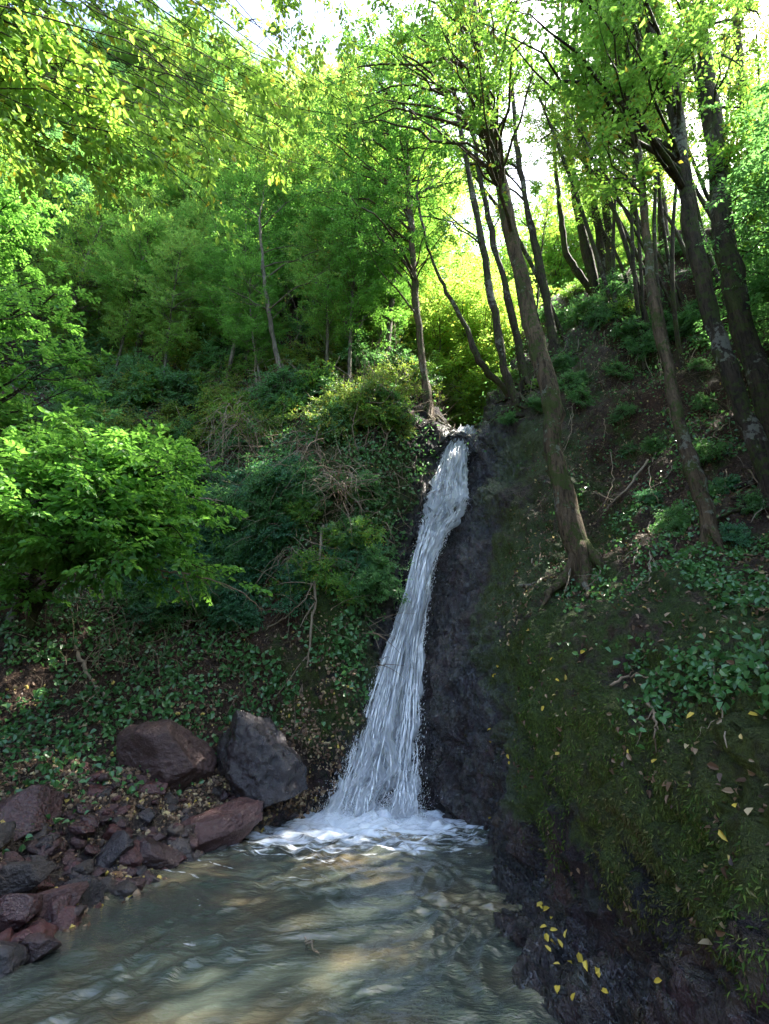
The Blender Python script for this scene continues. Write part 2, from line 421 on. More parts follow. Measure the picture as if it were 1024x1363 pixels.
# ------------------------------------------------------------------ terrain sheet
def A3(*a): return np.array(a, float)
cols = [  # shore point, then 8 points up the bank; w() are world points
 [A3(-3.2,-6,0), A3(-4.2,-6,.3), A3(-5.2,-6,.8), A3(-6.2,-6,1.6), A3(-7.5,-6,2.6), A3(-10,-6,5), A3(-14,-6,9), A3(-20,-6,16), A3(-30,-6,26)],
 [A3(-2.9,0,0), A3(-3.9,0,.25), A3(-4.8,0,.7), A3(-5.8,.3,1.5), A3(-7,.5,2.4), A3(-9.5,1,5), A3(-13.5,2,10), A3(-19,3,18), A3(-29,5,28)],
 [A3(-2.6,2.6,0), P(-160,1180,3.9), P(-190,1050,5.0), P(-200,930,5.9), P(-210,840,6.8), P(-230,700,8.6), P(-250,500,12), P(-270,300,18), P(-290,120,27)],
 [W0(0,1290), P(0,1190,4.9), P(0,1060,6.2), P(0,935,7.2), P(0,845,8.0), P(0,700,10), P(0,500,14), P(0,300,22), P(0,120,32)],
 [W0(130,1208), P(130,1130,6.0), P(120,1030,6.9), P(125,930,7.8), P(130,850,8.6), P(140,700,11), P(150,500,15), P(165,300,23), P(180,130,33)],
 [W0(250,1150), P(240,1090,6.7), P(235,1020,7.4), P(230,930,8.1), P(240,850,8.8), P(250,700,10.6), P(260,520,13.8), P(270,320,22), P(290,150,32)],
 [W0(345,1105), P(330,1065,7.6), P(325,1000,7.9), P(325,900,8.5), P(325,820,9.0), P(325,700,9.9), P(325,560,11.3), P(350,400,18), P(370,200,30)],
 [W0(415,1084), P(398,1045,7.95), P(388,990,8.1), P(380,900,8.3), P(385,800,8.7), P(392,680,9.1), P(395,560,10.3), P(430,450,14), P(450,280,28)],
 [W0(436,1080), P(432,1040,7.95), P(432,980,8.0), P(445,900,8.2), P(462,810,8.5), P(478,710,8.9), P(490,600,9.9), P(510,500,12), P(530,400,24)],
 [W0(444,1078), P(450,1040,8.1), P(462,980,8.25), P(485,910,8.5), P(512,830,8.75), P(532,740,9.1), P(556,640,10.0), P(575,560,11.2), P(585,500,19)],
 [W0(452,1077), P(460,1035,8.3), P(478,980,8.45), P(502,900,8.8), P(532,800,9.25), P(560,700,9.8), P(585,610,10.7), P(598,578,11.3), A3(2.0,20,9.3)],
 [W0(498,1076), P(500,1035,8.45), P(508,980,8.6), P(530,900,8.95), P(552,800,9.4), P(585,700,10.0), P(605,610,10.8), P(616,578,11.35), A3(2.6,20,8.6)],
 [W0(556,1077), P(556,1035,8.3), P(560,980,8.4), P(564,900,8.8), P(578,800,9.3), P(613,700,9.8), P(634,620,10.6), P(634,580,11.3), A3(3.3,20,9.3)],
 [W0(592,1082), P(585,1035,8.25), P(585,980,8.3), P(592,900,8.6), P(612,790,9.0), P(634,690,9.4), P(650,600,10.1), P(656,545,11.0), P(690,500,18)],
 [W0(624,1094), P(625,1035,7.7), P(630,980,7.7), P(640,880,8.0), P(650,770,8.4), P(668,670,8.8), P(690,580,9.6), P(715,500,11.0), P(760,410,15)],
 [W0(656,1134), P(662,1060,6.9), P(668,980,6.8), P(682,880,7.0), P(695,780,7.4), P(720,680,8.1), P(750,580,9.2), P(780,480,10.8), P(810,385,14)],
 [W0(680,1185), P(692,1130,5.75), P(700,1040,5.6), P(722,930,5.6), P(742,820,6.1), P(775,760,6.8), P(810,640,8.2), P(840,510,10.2), P(860,360,13.5)],
 [W0(692,1262), P(735,1195,4.7), P(742,1110,4.5), P(770,980,4.45), P(800,860,4.9), P(835,760,6.0), P(870,640,7.5), P(900,480,9.8), P(925,320,13)],
 [W0(722,1363), P(830,1270,3.6), P(830,1180,3.45), P(870,1020,3.4), P(900,880,3.9), P(925,770,4.9), P(970,650,6.5), P(1000,480,8.8), P(1040,290,12.5)],
 [A3(1.0,2.2,0), P(985,1350,2.55), P(1000,1230,2.5), P(1030,1050,2.5), P(1070,880,2.9), P(1110,760,3.9), P(1160,640,5.2), P(1210,480,7.4), P(1270,280,11)],
 [A3(1.25,.3,0), A3(1.7,.3,.5), A3(1.95,.3,1.0), A3(2.3,.3,1.7), A3(3.1,.5,2.5), A3(4.4,.8,3.6), A3(6.2,1.4,5.6), A3(8.5,2,8.6), A3(12.5,3,13.5)],
 [A3(1.4,-6,0), A3(2.0,-6,.6), A3(2.4,-6,1.2), A3(3.0,-6,1.9), A3(3.8,-6,2.7), A3(5.2,-6,4), A3(7.4,-6,6), A3(10.5,-6,9), A3(15,-6,13)],
]
NC = len(cols)
pc = np.array([-.3, 4.5, 0])
full = []
for i, c in enumerate(cols):
    sh = c[0]
    inn = (pc - sh) * np.array([1, 1, 0]) if 2 < i < 19 else np.array([(-1 if sh[0] > 0 else 1), 0, 0.0])
    inn = inn / np.linalg.norm(inn)
    uw = sh + inn * .45; uw[2] = -.55
    uw2 = sh + inn * 1.1; uw2[2] = -.8
    o = c[-1] - c[-2]; o[2] = 0; o = o / max(np.linalg.norm(o), 1e-6)
    e = c[-1] + o * 14 + np.array([0, 0, 2.0])
    full.append([uw2, uw] + c + [e])
CT = np.array(full)                       # NC x 12 x 3
KU, KV = 30, 34
G0 = catmull(catmull(CT, KU, 0), KV, 1)
nu, nv = G0.shape[:2]
# masks on the control grid: rows 0..11
nr = CT.shape[1]
moss = np.zeros((NC, nr)); wet = np.zeros((NC, nr)); earth = np.zeros((NC, nr))
earth[:8, 3:] = .85; earth[:8, 5:] = 1
wet[:, :2] = 1; wet[:, 2] = .9; wet[:8, 3] = .35
for j, val in zip(range(3, 9), (.15, .25, .3, .6, .55, .35)): moss[8, j] = val
moss[7, 4:8] = .35; moss[9, 5:9] = (.35, .5, .45, .3); wet[9, 3:7] = .5; moss[:7, 5:] = .25
wet[10:15, :9] = 1; wet[10:13, 9:11] = 1; moss[14, 6:] = .35; moss[13, 8:] = .5
wet[15, 3:7] = .95; wet[16, 3] = .9; wet[16, 4] = .5; wet[17, 3] = .8; wet[18, 3] = .7; wet[19, 2] = .8; wet[19, 3] = .6
moss[15, 5:] = (.3, .6, .6, .55, .45, .4, .4)
moss[16, 4:] = (.3, .65, .7, .5, .5, .4, .4, .4)
for i in (17, 18, 19, 20, 21): moss[i, 4:] = (.55, .68, .62, .5, .35, .35, .3, .3)
earth[15:, 6:] = .6; earth[15:, 7:] = 1; earth[14, 9:] = 1; earth[8:14, 10:] = 1; earth[17:, 5] = .25
moss[14, 4:] = (.2, .45, .6, .6, .6, .5, .4, .4); wet[14, 6:] = .25; earth[14, 6:9] = .35
moss[13, 7:] = .5; wet[13, 9:] = .3; wet[15, 5:] = .2; moss[15, 4:] = (.45, .6, .65, .6, .55, .5, .4, .4); moss[16, 4:8] = .68
moss[8, 4:9] = .68; moss[9, 4:9] = .45; moss[7, 5:9] = .5
def up2(a): return catmull(catmull(a[..., None], KU, 0), KV, 1)[..., 0].clip(0, 1).ravel()
moss_v, wet_v, earth_v = up2(moss), up2(wet), up2(earth)
# normals
def gnorm(G):
    du = np.gradient(G, axis=0); dv = np.gradient(G, axis=1)
    n = nrm(np.cross(du, dv)); return n
N0 = gnorm(G0)
if N0[int(nu * .15), int(nv * .7), 0] < 0: N0 = -N0
pts = G0.reshape(-1, 3); nn = N0.reshape(-1, 3)
dist = np.linalg.norm(pts - np.array([0, 0, 1.8]), axis=1)
far = np.clip((dist - 4) / 12, 0, 1)
rockf = 1 - earth_v * .75
d1, d2, cid = worley(pts * np.array([1.5, 1.5, .9]) + .25 * np.stack([fbm(pts * 1.5, 2, 3), fbm(pts * 1.5, 2, 4), fbm(pts * 1.5, 2, 5)], 1), 11)
e1, e2, cid2 = worley(pts * np.array([4.5, 4.5, 3.0]) + .3 * np.stack([fbm(pts * 3, 2, 13), fbm(pts * 3, 2, 14), fbm(pts * 3, 2, 15)], 1), 21)
disp = fbm(pts * .55, 3, 1) * (.10 + .35 * far) + fbm(pts * 2.2, 5, 2, .55) * (.055 + .06 * far)
def ridged(p, seed): return 1 - 2 * np.abs(fbm(p, 3, seed, .5))
an = pts * np.array([1, 1, .38]) + .25 * pts[:, [1, 0, 0]] * np.array([0, 0, 1])
disp += rockf * ((cid - .5) * .11 - .07 * np.exp(-(d2 - d1) * 16) + (cid2 - .5) * .06 - .03 * np.exp(-(e2 - e1) * 14))
disp += rockf * (.055 * ridged(an * 2.6, 51) + .022 * ridged(an * 8, 52) + .010 * ridged(pts * 19, 53))
disp += earth_v * (.05 * fbm(pts * 5, 3, 9)) + (1 - rockf) * (cid2 - .5) * .05
chute = np.zeros((NC, nr)); chute[10:13, :] = 1
disp *= 1 - .6 * up2(chute)
vv = np.tile(np.linspace(0, nr - 1, nv), nu)
disp *= np.clip((pts[:, 2] + .8) / .5, .15, 1)
zz = pts[:, 2] * 2.6 + .5 * pts[:, 0] + .9 * fbm(pts * .8, 3, 57)
disp += rockf * (.05 * (np.abs((zz % 1) - .5) * 2) ** 3 - .02)
f1_, f2_, cid3 = worley(an * np.array([6, 6, 7]) + .3 * np.stack([fbm(pts * 4, 2, 23), fbm(pts * 4, 2, 24), fbm(pts * 4, 2, 25)], 1), 31)
disp += rockf * wet_v * ((cid3 - .5) * .07 - .03 * np.exp(-(f2_ - f1_) * 12) + (cid2 - .5) * .06 + (cid - .5) * .08)
tone_v = np.clip(.55 * cid + .45 * cid2, 0, 1)
ptsD = pts + nn * disp[:, None]
ter_me = make_mesh('terrain', ptsD, grid_faces(nu, nv), MTER, True, {'moss': moss_v, 'wet': wet_v, 'earth': earth_v, 'tone': tone_v})
ter = tag(link('terrain', ter_me), kind='structure')
GD = ptsD.reshape(nu, nv, 3); ND = gnorm(GD)
if np.mean(ND * N0) < 0: ND = -ND
bvh = BVHTree.FromPolygons([tuple(p) for p in ptsD.tolist()], grid_faces(nu, nv).tolist())
def hit(px, py):
    d = Vector(ray(px, py)).normalized()
    h = bvh.ray_cast(Vector((0, 0, CAM_Z)), d)
    if h[0] is None: return None
    n = h[1]
    if n.dot(d) > 0: n = -n
    return np.array(h[0]), np.array(n)
def ground(x, y, z0=60):
    h = bvh.ray_cast(Vector((x, y, z0)), Vector((0, 0, -1)))
    return None if h[0] is None else np.array(h[0])

# pool bed and far ground
bx = np.linspace(-60, 60, 60); by = np.linspace(-40, 120, 80)
X, Y = np.meshgrid(bx, by, indexing='ij')
Z = np.full(X.shape, -1.0)
bed = make_mesh('pool_bed', np.stack([X * .12, Y * .12 - 1, Z], -1).reshape(-1, 3), grid_faces(60, 80), MTER, True, {'wet': np.ones(X.size)})
tag(link('pool_bed', bed), kind='structure')
def hill(name, x0, x1, y0, y1, f, n=90):
    X, Y = np.meshgrid(np.linspace(x0, x1, n), np.linspace(y0, y1, n), indexing='ij')
    Z = f(X, Y); p = np.stack([X, Y, Z], -1).reshape(-1, 3); p[:, 2] += 1.5 * fbm(p * .12, 4, 31)
    me = make_mesh(name, p, grid_faces(n, n), MTER, True, {'earth': np.ones(len(p)), 'moss': np.full(len(p), .5)})
    return tag(link(name, me), kind='structure')
hill('far_hill', -45, 45, 19, 75, lambda X, Y: 5.5 + .22 * (Y - 19) + np.maximum(0, -X - 2) * .55 - np.maximum(0, X - 6) * .05)
hill('valley_floor', -45, 45, -40, -4, lambda X, Y: -1.6 + np.maximum(0, np.abs(X) - 8) * .55)

# ------------------------------------------------------------------ water
NX, NY = 460, 1000
wx = np.linspace(-5.2, 2.6, NX); wy = np.linspace(1.2, 9.2, NY)
wy[0] = -8
X, Y = np.meshgrid(wx, wy, indexing='ij')
p = np.stack([X, Y, X * 0], -1).reshape(-1, 3)
src = np.array([-.15, 7.9, 0])
dd = np.linalg.norm((p - src) * np.array([1, 1.25, 1]), axis=1)
rip = .010 * fbm(p * np.array([1.6, 3.4, 1]), 3, 41)
rw = np.random.default_rng(5); wrp = np.stack([fbm(p * .9, 2, 43), fbm(p * .9, 2, 46)], 1) * .35
for k in range(26):
    lam = rw.uniform(.07, .42); an_ = -math.pi / 2 + rw.normal(0, .75); dk = np.array([math.cos(an_), math.sin(an_)]) * 2 * math.pi / lam
    env = np.clip(.55 + vnoise(p * 1.7 + k * 3.1, 60 + k), 0, 1.4)
    rip += .024 * lam ** .95 * env * (1 - 1.6 * np.abs(np.sin(((p[:, :2] + wrp) @ dk) * .5 + rw.uniform(0, 6)))) * (.6 + .6 * np.exp(-dd * .3))
p[:, 2] = rip + .10 * np.exp(-(dd / .55) ** 2) * (1 + .6 * fbm(p * 6, 3, 45)) + .035 * np.exp(-(dd / 1.2) ** 2) * fbm(p * 4, 4, 38)
foam = np.exp(-(dd / .95) ** 2) * .95 + .62 * np.exp(-(dd / 1.9) ** 2) * (1 + .5 * fbm(p * np.array([3, 5, 1]), 4, 36))
lf = np.exp(-((p[:, 0] + 1.15) / .9) ** 2 - ((p[:, 1] - 7.2) / .75) ** 2) * .62
q_ = np.stack([np.arctan2(p[:, 0] + .15, 7.9 - p[:, 1]) * 1.6, dd * 1.15 + .35 * fbm(p * .8, 3, 48), p[:, 0] * 0], 1)
ln_ = np.clip(1 - np.abs(fbm(q_ * np.array([1, 2.0, 1]), 3, 50)) * 9, 0, 1) * np.clip(fbm(p * 1.3, 3, 55) * 2 + .1, 0, 1)
st = .34 * np.clip(fbm(p * np.array([1.6, 6.5, 1]), 3, 47), 0, 1) * np.exp(-dd * .16) + .75 * ln_ * np.exp(-dd * .10)
foam = np.maximum(foam, lf) + st * .7 + .05
pool = link('pool_water', make_mesh('pool_water', p, grid_faces(NX, NY), MWATER, True, {'foam': foam.clip(0, 1.2)}))
tag(pool, kind='structure')

# waterfall: edges in picture order with distances, sheet a little in front of the chute bed
FE = [  # left px, right px, py, Y
 (606, 634, 574, 11.6), (595, 624, 594, 11.05), (587, 619, 618, 10.7), (578, 618, 645, 10.3), (571, 620, 668, 10.0), (565, 609, 690, 9.85), (559, 592, 716, 9.65), (551, 580, 745, 9.5), (538, 570, 800, 9.1), (518, 562, 860, 8.8),
 (494, 558, 925, 8.5), (472, 555, 990, 8.25), (455, 552, 1040, 8.1), (438, 551, 1088, 7.95)]
def fall_sheet(off, k0, dens0, seed, widen=0.0, yl=0.0, sub=None):
    rows = FE if sub is None else FE[sub[0]:sub[1]]
    L = np.array([P(a - widen * (b - a), y, Y) for a, b, y, Y in rows]); R = np.array([P(b + widen * (b - a), y, Y) for a, b, y, Y in rows])
    C = catmull(np.stack([L, R], 0), 40, 1)
    n = C.shape[1]; m = 70
    u = np.linspace(0, 1, m)[:, None, None]
    G = C[0][None] * (1 - u) + C[1][None] * u
    tt_ = np.stack([np.linspace(0, 9, n) + seed * 7.7, np.zeros(n), np.zeros(n)], 1)
    wn_ = np.linalg.norm(C[1] - C[0], axis=1); sx = nrm(C[1] - C[0])
    G = G + (sx * (wn_ * .13 * fbm(tt_ * 2, 4, seed + 20))[:, None])[None] * (1 - u) + (sx * (wn_ * .13 * fbm(tt_ * 2 + 50, 4, seed + 21))[:, None])[None] * u
    bulge = np.sin(np.pi * u) * np.array([0, -.10, .03])
    G = G + bulge + np.array([0, -off, off * .2])
    uu = np.broadcast_to(np.linspace(0, 1, m)[:, None], (m, n)); vv = np.broadcast_to(np.linspace(0, 1, n)[None], (m, n))
    q = np.stack([uu * 9 + seed, vv * 5, vv * 0 + seed], -1).reshape(-1, 3)
    dsp = .09 * fbm(q, 4, seed) + .035 * fbm(q * np.array([4, 2.2, 1]), 3, seed + 3)
    Gf = G.reshape(-1, 3) + np.array([0, -1, .35]) * dsp[:, None]
    edge = np.minimum(uu, 1 - uu).ravel()
    dens = dens0 - .62 * np.exp(-edge / .12) + .5 * fbm(np.stack([uu.ravel() * 5 + seed, vv.ravel() * 8, vv.ravel() * 0 + seed], 1), 3, 90 + seed)
    # the split near the foot, where the rock shows through the veil
    gap = np.exp(-((uu - (.62 + .02 * np.sin(vv * 9))) / .13) ** 2).ravel() * np.clip((vv.ravel() - .55) / .25, 0, 1)
    dens = dens - .36 * gap
    uv = np.stack([uu.ravel() * .8 + seed * .37, vv.ravel() * 2.2 + seed * .11], 1)
    return Gf, grid_faces(m, n), dens, uv
root = empty('waterfall', W0(500, 1080), 'tall narrow white waterfall sliding down the wet rock chute into the pool', 'waterfall')
tag(root, kind='structure')
B = []
for off, dn, sd, wd in ((.0, 1.05, 5, .02), (.08, .80, 6, .0), (.15, .58, 7, .05)):
    V, F, dens, uv = fall_sheet(off, 0, dn, sd, wd); B.append((V, F, dens, uv))
V = np.concatenate([b[0] for b in B]); n0 = 0; Fs = []
for b in B: Fs.append(b[1] + n0); n0 += len(b[0])
me = make_mesh('falling_sheet', V - np.array(root.location), np.concatenate(Fs), MFALL, True, {'dens': np.concatenate([b[2] for b in B])}, np.concatenate([b[3] for b in B]))
link('falling_sheet', me, root)
# spray: droplets and short streaks thrown off the sheet and at the foot
def drops(c, vel, r, stretch):
    mb = MB(); n = len(c)
    d = nrm(vel); ref = np.array([.3, 1, .2]); b = nrm(np.cross(d, ref)); e = np.cross(d, b)
    r = r[:, None]; s = stretch[:, None] * r
    V = np.stack([c - d * s, c + b * r, c + e * r, c - b * r, c - e * r, c + d * s * .6], 1).reshape(-1, 3)
    k = np.arange(n)[:, None, None] * 6
    T = (k + np.array([[[0, 1, 2], [0, 2, 3], [0, 3, 4], [0, 4, 1], [5, 2, 1], [5, 3, 2], [5, 4, 3], [5, 1, 4]]])).reshape(-1, 3)
    mb.add(V, T=T); return mb
nd_ = 9000
kk = rng.random(nd_) ** .8 * (len(FE) - 1.001); ii = kk.astype(int); ff = kk - ii
FA = np.array(FE)
row = FA[ii] * (1 - ff[:, None]) + FA[ii + 1] * ff[:, None]
uu = np.where(rng.random(nd_) < .6, rng.choice([0.0, 1.0], nd_) + rng.normal(0, .07, nd_), rng.random(nd_))
pxs = row[:, 0] * (1 - uu) + row[:, 1] * uu
cc = np.array([P(a, b, c) for a, b, c in zip(pxs, row[:, 2], row[:, 3] - .12 - .15 * rng.random(nd_))])
vel = np.tile([[-.2, -.35, -1.0]], (nd_, 1)) + rng.normal(0, .12, (nd_, 3))
mbd = drops(cc, vel, rng.uniform(.0014, .0042, nd_), rng.uniform(2, 10, nd_))
n2_ = 9000
a = rng.random(n2_); base = W0(444, 1085)[None] * (1 - a[:, None]) + W0(552, 1085)[None] * a[:, None]
c2 = base + np.stack([rng.normal(0, .14, n2_), -np.abs(rng.normal(0, .28, n2_)), np.abs(rng.normal(0, .20, n2_))], 1)
m2 = drops(c2, rng.normal(0, 1, (n2_, 3)) + np.array([0, -.3, .6]), rng.uniform(.0015, .0045, n2_), rng.uniform(1, 3, n2_))
mbd.add(m2.V[0], T=m2.T[0])
mbd.V = [v - np.array(root.location) for v in mbd.V]
# separate threads of white water running down over the sheet
mbs = MB(); VV = []; FF = []; n0 = 0
LE = np.array([P(a, y, Y) for a, b, y, Y in FE]); RE = np.array([P(b, y, Y) for a, b, y, Y in FE])
CL, CR = catmull(LE, 16, 0), catmull(RE, 16, 0); M = len(CL)
rt = np.random.default_rng(66)
for k in range(620):
    u0 = rt.uniform(-.03, 1.03); a0 = int(rt.uniform(0, M - 12)); ln = int(rt.uniform(6, 30)); b0 = min(M, a0 + ln)
    if b0 - a0 < 6: continue
    t = np.linspace(0, 1, b0 - a0); uu_ = u0 + rt.normal(0, .03) * t + .015 * np.sin(t * rt.uniform(3, 9) + k)
    if .50 < u0 < .74 and b0 > .72 * M and rt.random() < .75: continue
    c_ = CL[a0:b0] * (1 - uu_[:, None]) + CR[a0:b0] * uu_[:, None]
    c_ = c_ + np.array([0, -1, .3]) * (.06 + .10 * np.sin(np.pi * np.clip(u0, 0, 1)) + rt.uniform(0, .10) + .03 * np.sin(t * 7 + k))[:, None]
    wd = rt.uniform(.002, .007) * (np.sin(np.pi * t) ** .6 + .05) * (1 + .5 * np.sin(t * 23 + k)) * (.7 + .6 * a0 / M)
    side = nrm(CR[a0:b0] - CL[a0:b0]); out = np.array([0, -1, .3]) * .012
    ring = np.stack([c_ - side * wd[:, None], c_ + out * .8, c_ + side * wd[:, None]], 1); VV.append(ring.reshape(-1, 3))
    FF.append(grid_faces(b0 - a0, 3) + n0); n0 += (b0 - a0) * 3
thr = link('water_threads', make_mesh('water_threads', np.concatenate(VV) - np.array(root.location), np.concatenate(FF), MDROP), root); tag(thr, kind='stuff')
sp = link('spray', mbd.mesh('spray', MDROP), root); tag(sp, kind='stuff')

# ------------------------------------------------------------------ tree builder
def smooth_path(pts, k=6):
    return catmull(np.asarray(pts, float), k, 0)
# gaps in the canopy: leaves standing in these shafts of sun are thinned out
SHAFT = [(P(120, 640, 5.6), 1.5), (P(40, 400, 8.0), 2.4), (P(215, 985, 7.2), .55), (P(320, 965, 7.8), .5), (W0(350, 1240), .55), (W0(430, 1165), .6), (P(150, 850, 8.5), .8),
         (P(612, 590, 11.2), .7), (P(470, 590, 10.2), .8), (P(735, 560, 7.0), .4), (P(560, 400, 14), 1.8), (P(300, 300, 20), 4.0), (P(150, 1120, 6.2), .25), (P(500, 640, 9.8), .5)]
SHAFT += [(P(520, 690, 9.0), .3), (W0(230, 1225), .3), (P(250, 900, 8.2), .4)]
SHAFT += [(P(200, 800, 8.9), .7), (P(60, 900, 7.4), .5), (P(230, 1090, 6.8), .3), (P(60, 1200, 4.8), .25), (P(430, 860, 8.3), .3), (P(905, 790, 5.2), .2), (P(540, 520, 12), .9)]
SHAFT += [(P(430, 570, 10.4), 1.0), (P(300, 490, 13), 1.4), (P(210, 560, 11), 1.0), (P(620, 460, 17), 2.2), (P(230, 720, 9.5), .6), (P(380, 700, 9.2), .4)]
SE1 = nrm(np.cross(SN, np.array([0, 0, 1.0]))); SE2 = np.cross(SN, SE1)
def keep_mask(p, origin, strength=.92):
    p = p + origin; k = np.ones(len(p), bool); r = rng.random(len(p))
    fl = fbm(np.stack([p @ SE1, p @ SE2, np.zeros(len(p))], 1) * 1.5, 2, 99)
    k &= ~((fl > .12) & (p @ SN > 5.5) & (r < .93))
    for c, rad in SHAFT:
        v = p - c; t = v @ SN
        d = np.linalg.norm(v - t[:, None] * SN, axis=1)
        k &= ~((t > .9 + rad) & (d < rad * 1.05) & (r < strength))
    return k
def spray_leaves(lm, tw, L, n_leaf, hi=True, droop=.15, asp=.55, origin=None, horiz=.75, prune=False):
    """tw: list of (start, dir, length)"""
    S = np.array([t[0] for t in tw]); D = nrm(np.array([t[1] for t in tw])); Ln = np.array([t[2] for t in tw])
    N = len(tw); idx = np.repeat(np.arange(N), n_leaf); f = np.tile((np.arange(n_leaf) + .6) / n_leaf, N) + rng.normal(0, .02, N * n_leaf)
    side = np.tile(np.where(np.arange(n_leaf) % 2 == 0, 1.0, -1.0), N)
    d = D[idx]; p = S[idx] + d * (f * Ln[idx])[:, None] - np.array([0, 0, 1.0]) * (droop * f**2 * Ln[idx])[:, None]
    up = nrm(np.array([0, 0, 1.0]) + rng.normal(0, .25, (N, 3)))[idx]
    s = nrm(np.cross(d, up)) * side[:, None]
    ld = nrm(s * .8 + d * (.45 + .5 * f[:, None]) + rng.normal(0, .22, (len(p), 3)) - np.array([0, 0, droop * 1.2]))
    ln = nrm(up * horiz + rng.normal(0, .38, (len(p), 3)))
    sz = L * rng.uniform(.6, 1.15, len(p)) * (1 - .25 * np.abs(f - .45))
    if prune:
        k = keep_mask(p, origin)
        p, ld, ln, sz = p[k], ld[k], ln[k], sz[k]
    lm.leaves(p + ld * .015, ld, ln, sz, sz * asp, hi=hi)
def make_tree(tp, tr, attr, rs, leaf=.08, n_tw=8, tw_len=.5, n_leaf=11, hi=True, sides=10, rough=.25, droop=.15, asp=.55, origin=(0, 0, 0), bscale=1.0, prune=False, tw_sides=4, horiz=.75, pstr=.85):
    """returns (wood MB, leaf MB); tp trunk points, attr = branch end points"""
    wm, lm = MB(), MB(); tp = np.asarray(tp, float); tr = np.asarray(tr, float)
    wm.tube(tp, tr, sides, rough, int(rs.integers(1000)))
    tws = []
    origin = np.asarray(origin, float)
    if prune:
        attr = np.asarray(attr, float); ak = keep_mask(attr, origin, pstr) if pstr > .5 else rs.random(len(attr)) > pstr; attr = attr[ak]
    for A in attr:
        A = np.asarray(A, float)
        dv = tp - A; hd = np.linalg.norm(dv[:, :2], axis=1)
        cost = np.linalg.norm(dv, axis=1) + np.where(tp[:, 2] > A[2] - .25 * hd, 1.2 * (tp[:, 2] - A[2] + .25 * hd), 0) + rs.random(len(tp)) * .5
        cost[:max(2, int(len(tp) * .15))] += 50
        j = int(np.argmin(cost)); s = tp[j]
        ln = np.linalg.norm(A - s) + 1e-3
        if ln < .15: continue
        m = (s + A) / 2 + rs.normal(0, .09, 3) * ln + np.array([0, 0, .10 * ln])
        t = np.linspace(0, 1, 9)[:, None]
        B = (1 - t)**2 * s + 2 * t * (1 - t) * m + t**2 * A + rs.normal(0, .018, (9, 3)) * ln * np.sin(t * 3.14)
        r0 = min(tr[j] * .62, (.006 + .011 * ln) * bscale)
        wm.tube(B, np.linspace(r0, .0035, 9), 5, 0, cap=False)
        bd = (A - s) / ln
        for q in range(n_tw):
            k = rs.uniform(.35, 1.0) if q else 1.0
            b0 = B[min(8, int(k * 8))]
            d = nrm(bd * .6 + rs.normal(0, .75, 3) * np.array([1, 1, .5]) + np.array([0, 0, .06]))
            L = tw_len * rs.uniform(.55, 1.2)
            tws.append((b0, d, L))
            e = b0 + d * L; mid = b0 + d * L * .5 + np.array([0, 0, .02]); e = e - np.array([0, 0, droop * L])
            wm.tube(np.stack([b0, mid, e]), [.004, .003, .0015], tw_sides, 0, cap=False)
            for s2 in range(2):
                d2 = nrm(d + rs.normal(0, .7, 3) * np.array([1, 1, .5])); bb = b0 + d * L * rs.uniform(.3, .8)
                tws.append((bb, d2, L * .55))
    if tws: spray_leaves(lm, tws, leaf, n_leaf, hi, droop, asp, origin, horiz, prune and pstr > .5)
    return wm, lm
def place_tree(name, label, cat, group, loc, wm, lm, bark, leafm, wood='trunk', crown='crown'):
    r = empty(name, loc, label, cat, group)
    link(wood, wm.mesh(wood, bark), r)
    if lm.V: link(crown, lm.mesh(crown, leafm, False), r)
    return r
def copy_thing(root, loc, rot, scale, label=None, group=None):
    r = root.copy(); COL.objects.link(r); r.location = Vector(loc); r.rotation_euler = rot
    r.scale = (scale,) * 3 if np.isscalar(scale) else scale
    if label: r['label'] = label
    if group: r['group'] = group
    for ch in list(root.children):
        if ch.parent is not root: continue
        c = ch.copy(); COL.objects.link(c); c.parent = r
        for g in list(ch.children):
            d = g.copy(); COL.objects.link(d); d.parent = c
    return r
def trunk_from_px(path, px_w):
    """path: (px,py,dY from base); base is found on the ground"""
    h = hit(path[0][0], path[0][1]); base = h[0]; Y0 = base[1]
    pts = [base - np.array([0, 0, .25])] + [P(x, y, Y0 + dY) for x, y, dY in path]
    pts = smooth_path(pts, 5)
    rad = np.interp(np.linspace(0, 1, len(pts)), np.linspace(0, 1, len(px_w)), px_w) / 2 / FPX * Y0
    rad[:5] *= np.array([1.9, 1.65, 1.35, 1.18, 1.08])
    pts[1:] += rng.normal(0, .012, (len(pts) - 1, 3))
    return base, pts, rad
def px_attr(n, x0, x1, y0, y1, Y0, Y1, rs):
    return [P(rs.uniform(x0, x1), rs.uniform(y0, y1), rs.uniform(Y0, Y1)) for _ in range(n)]
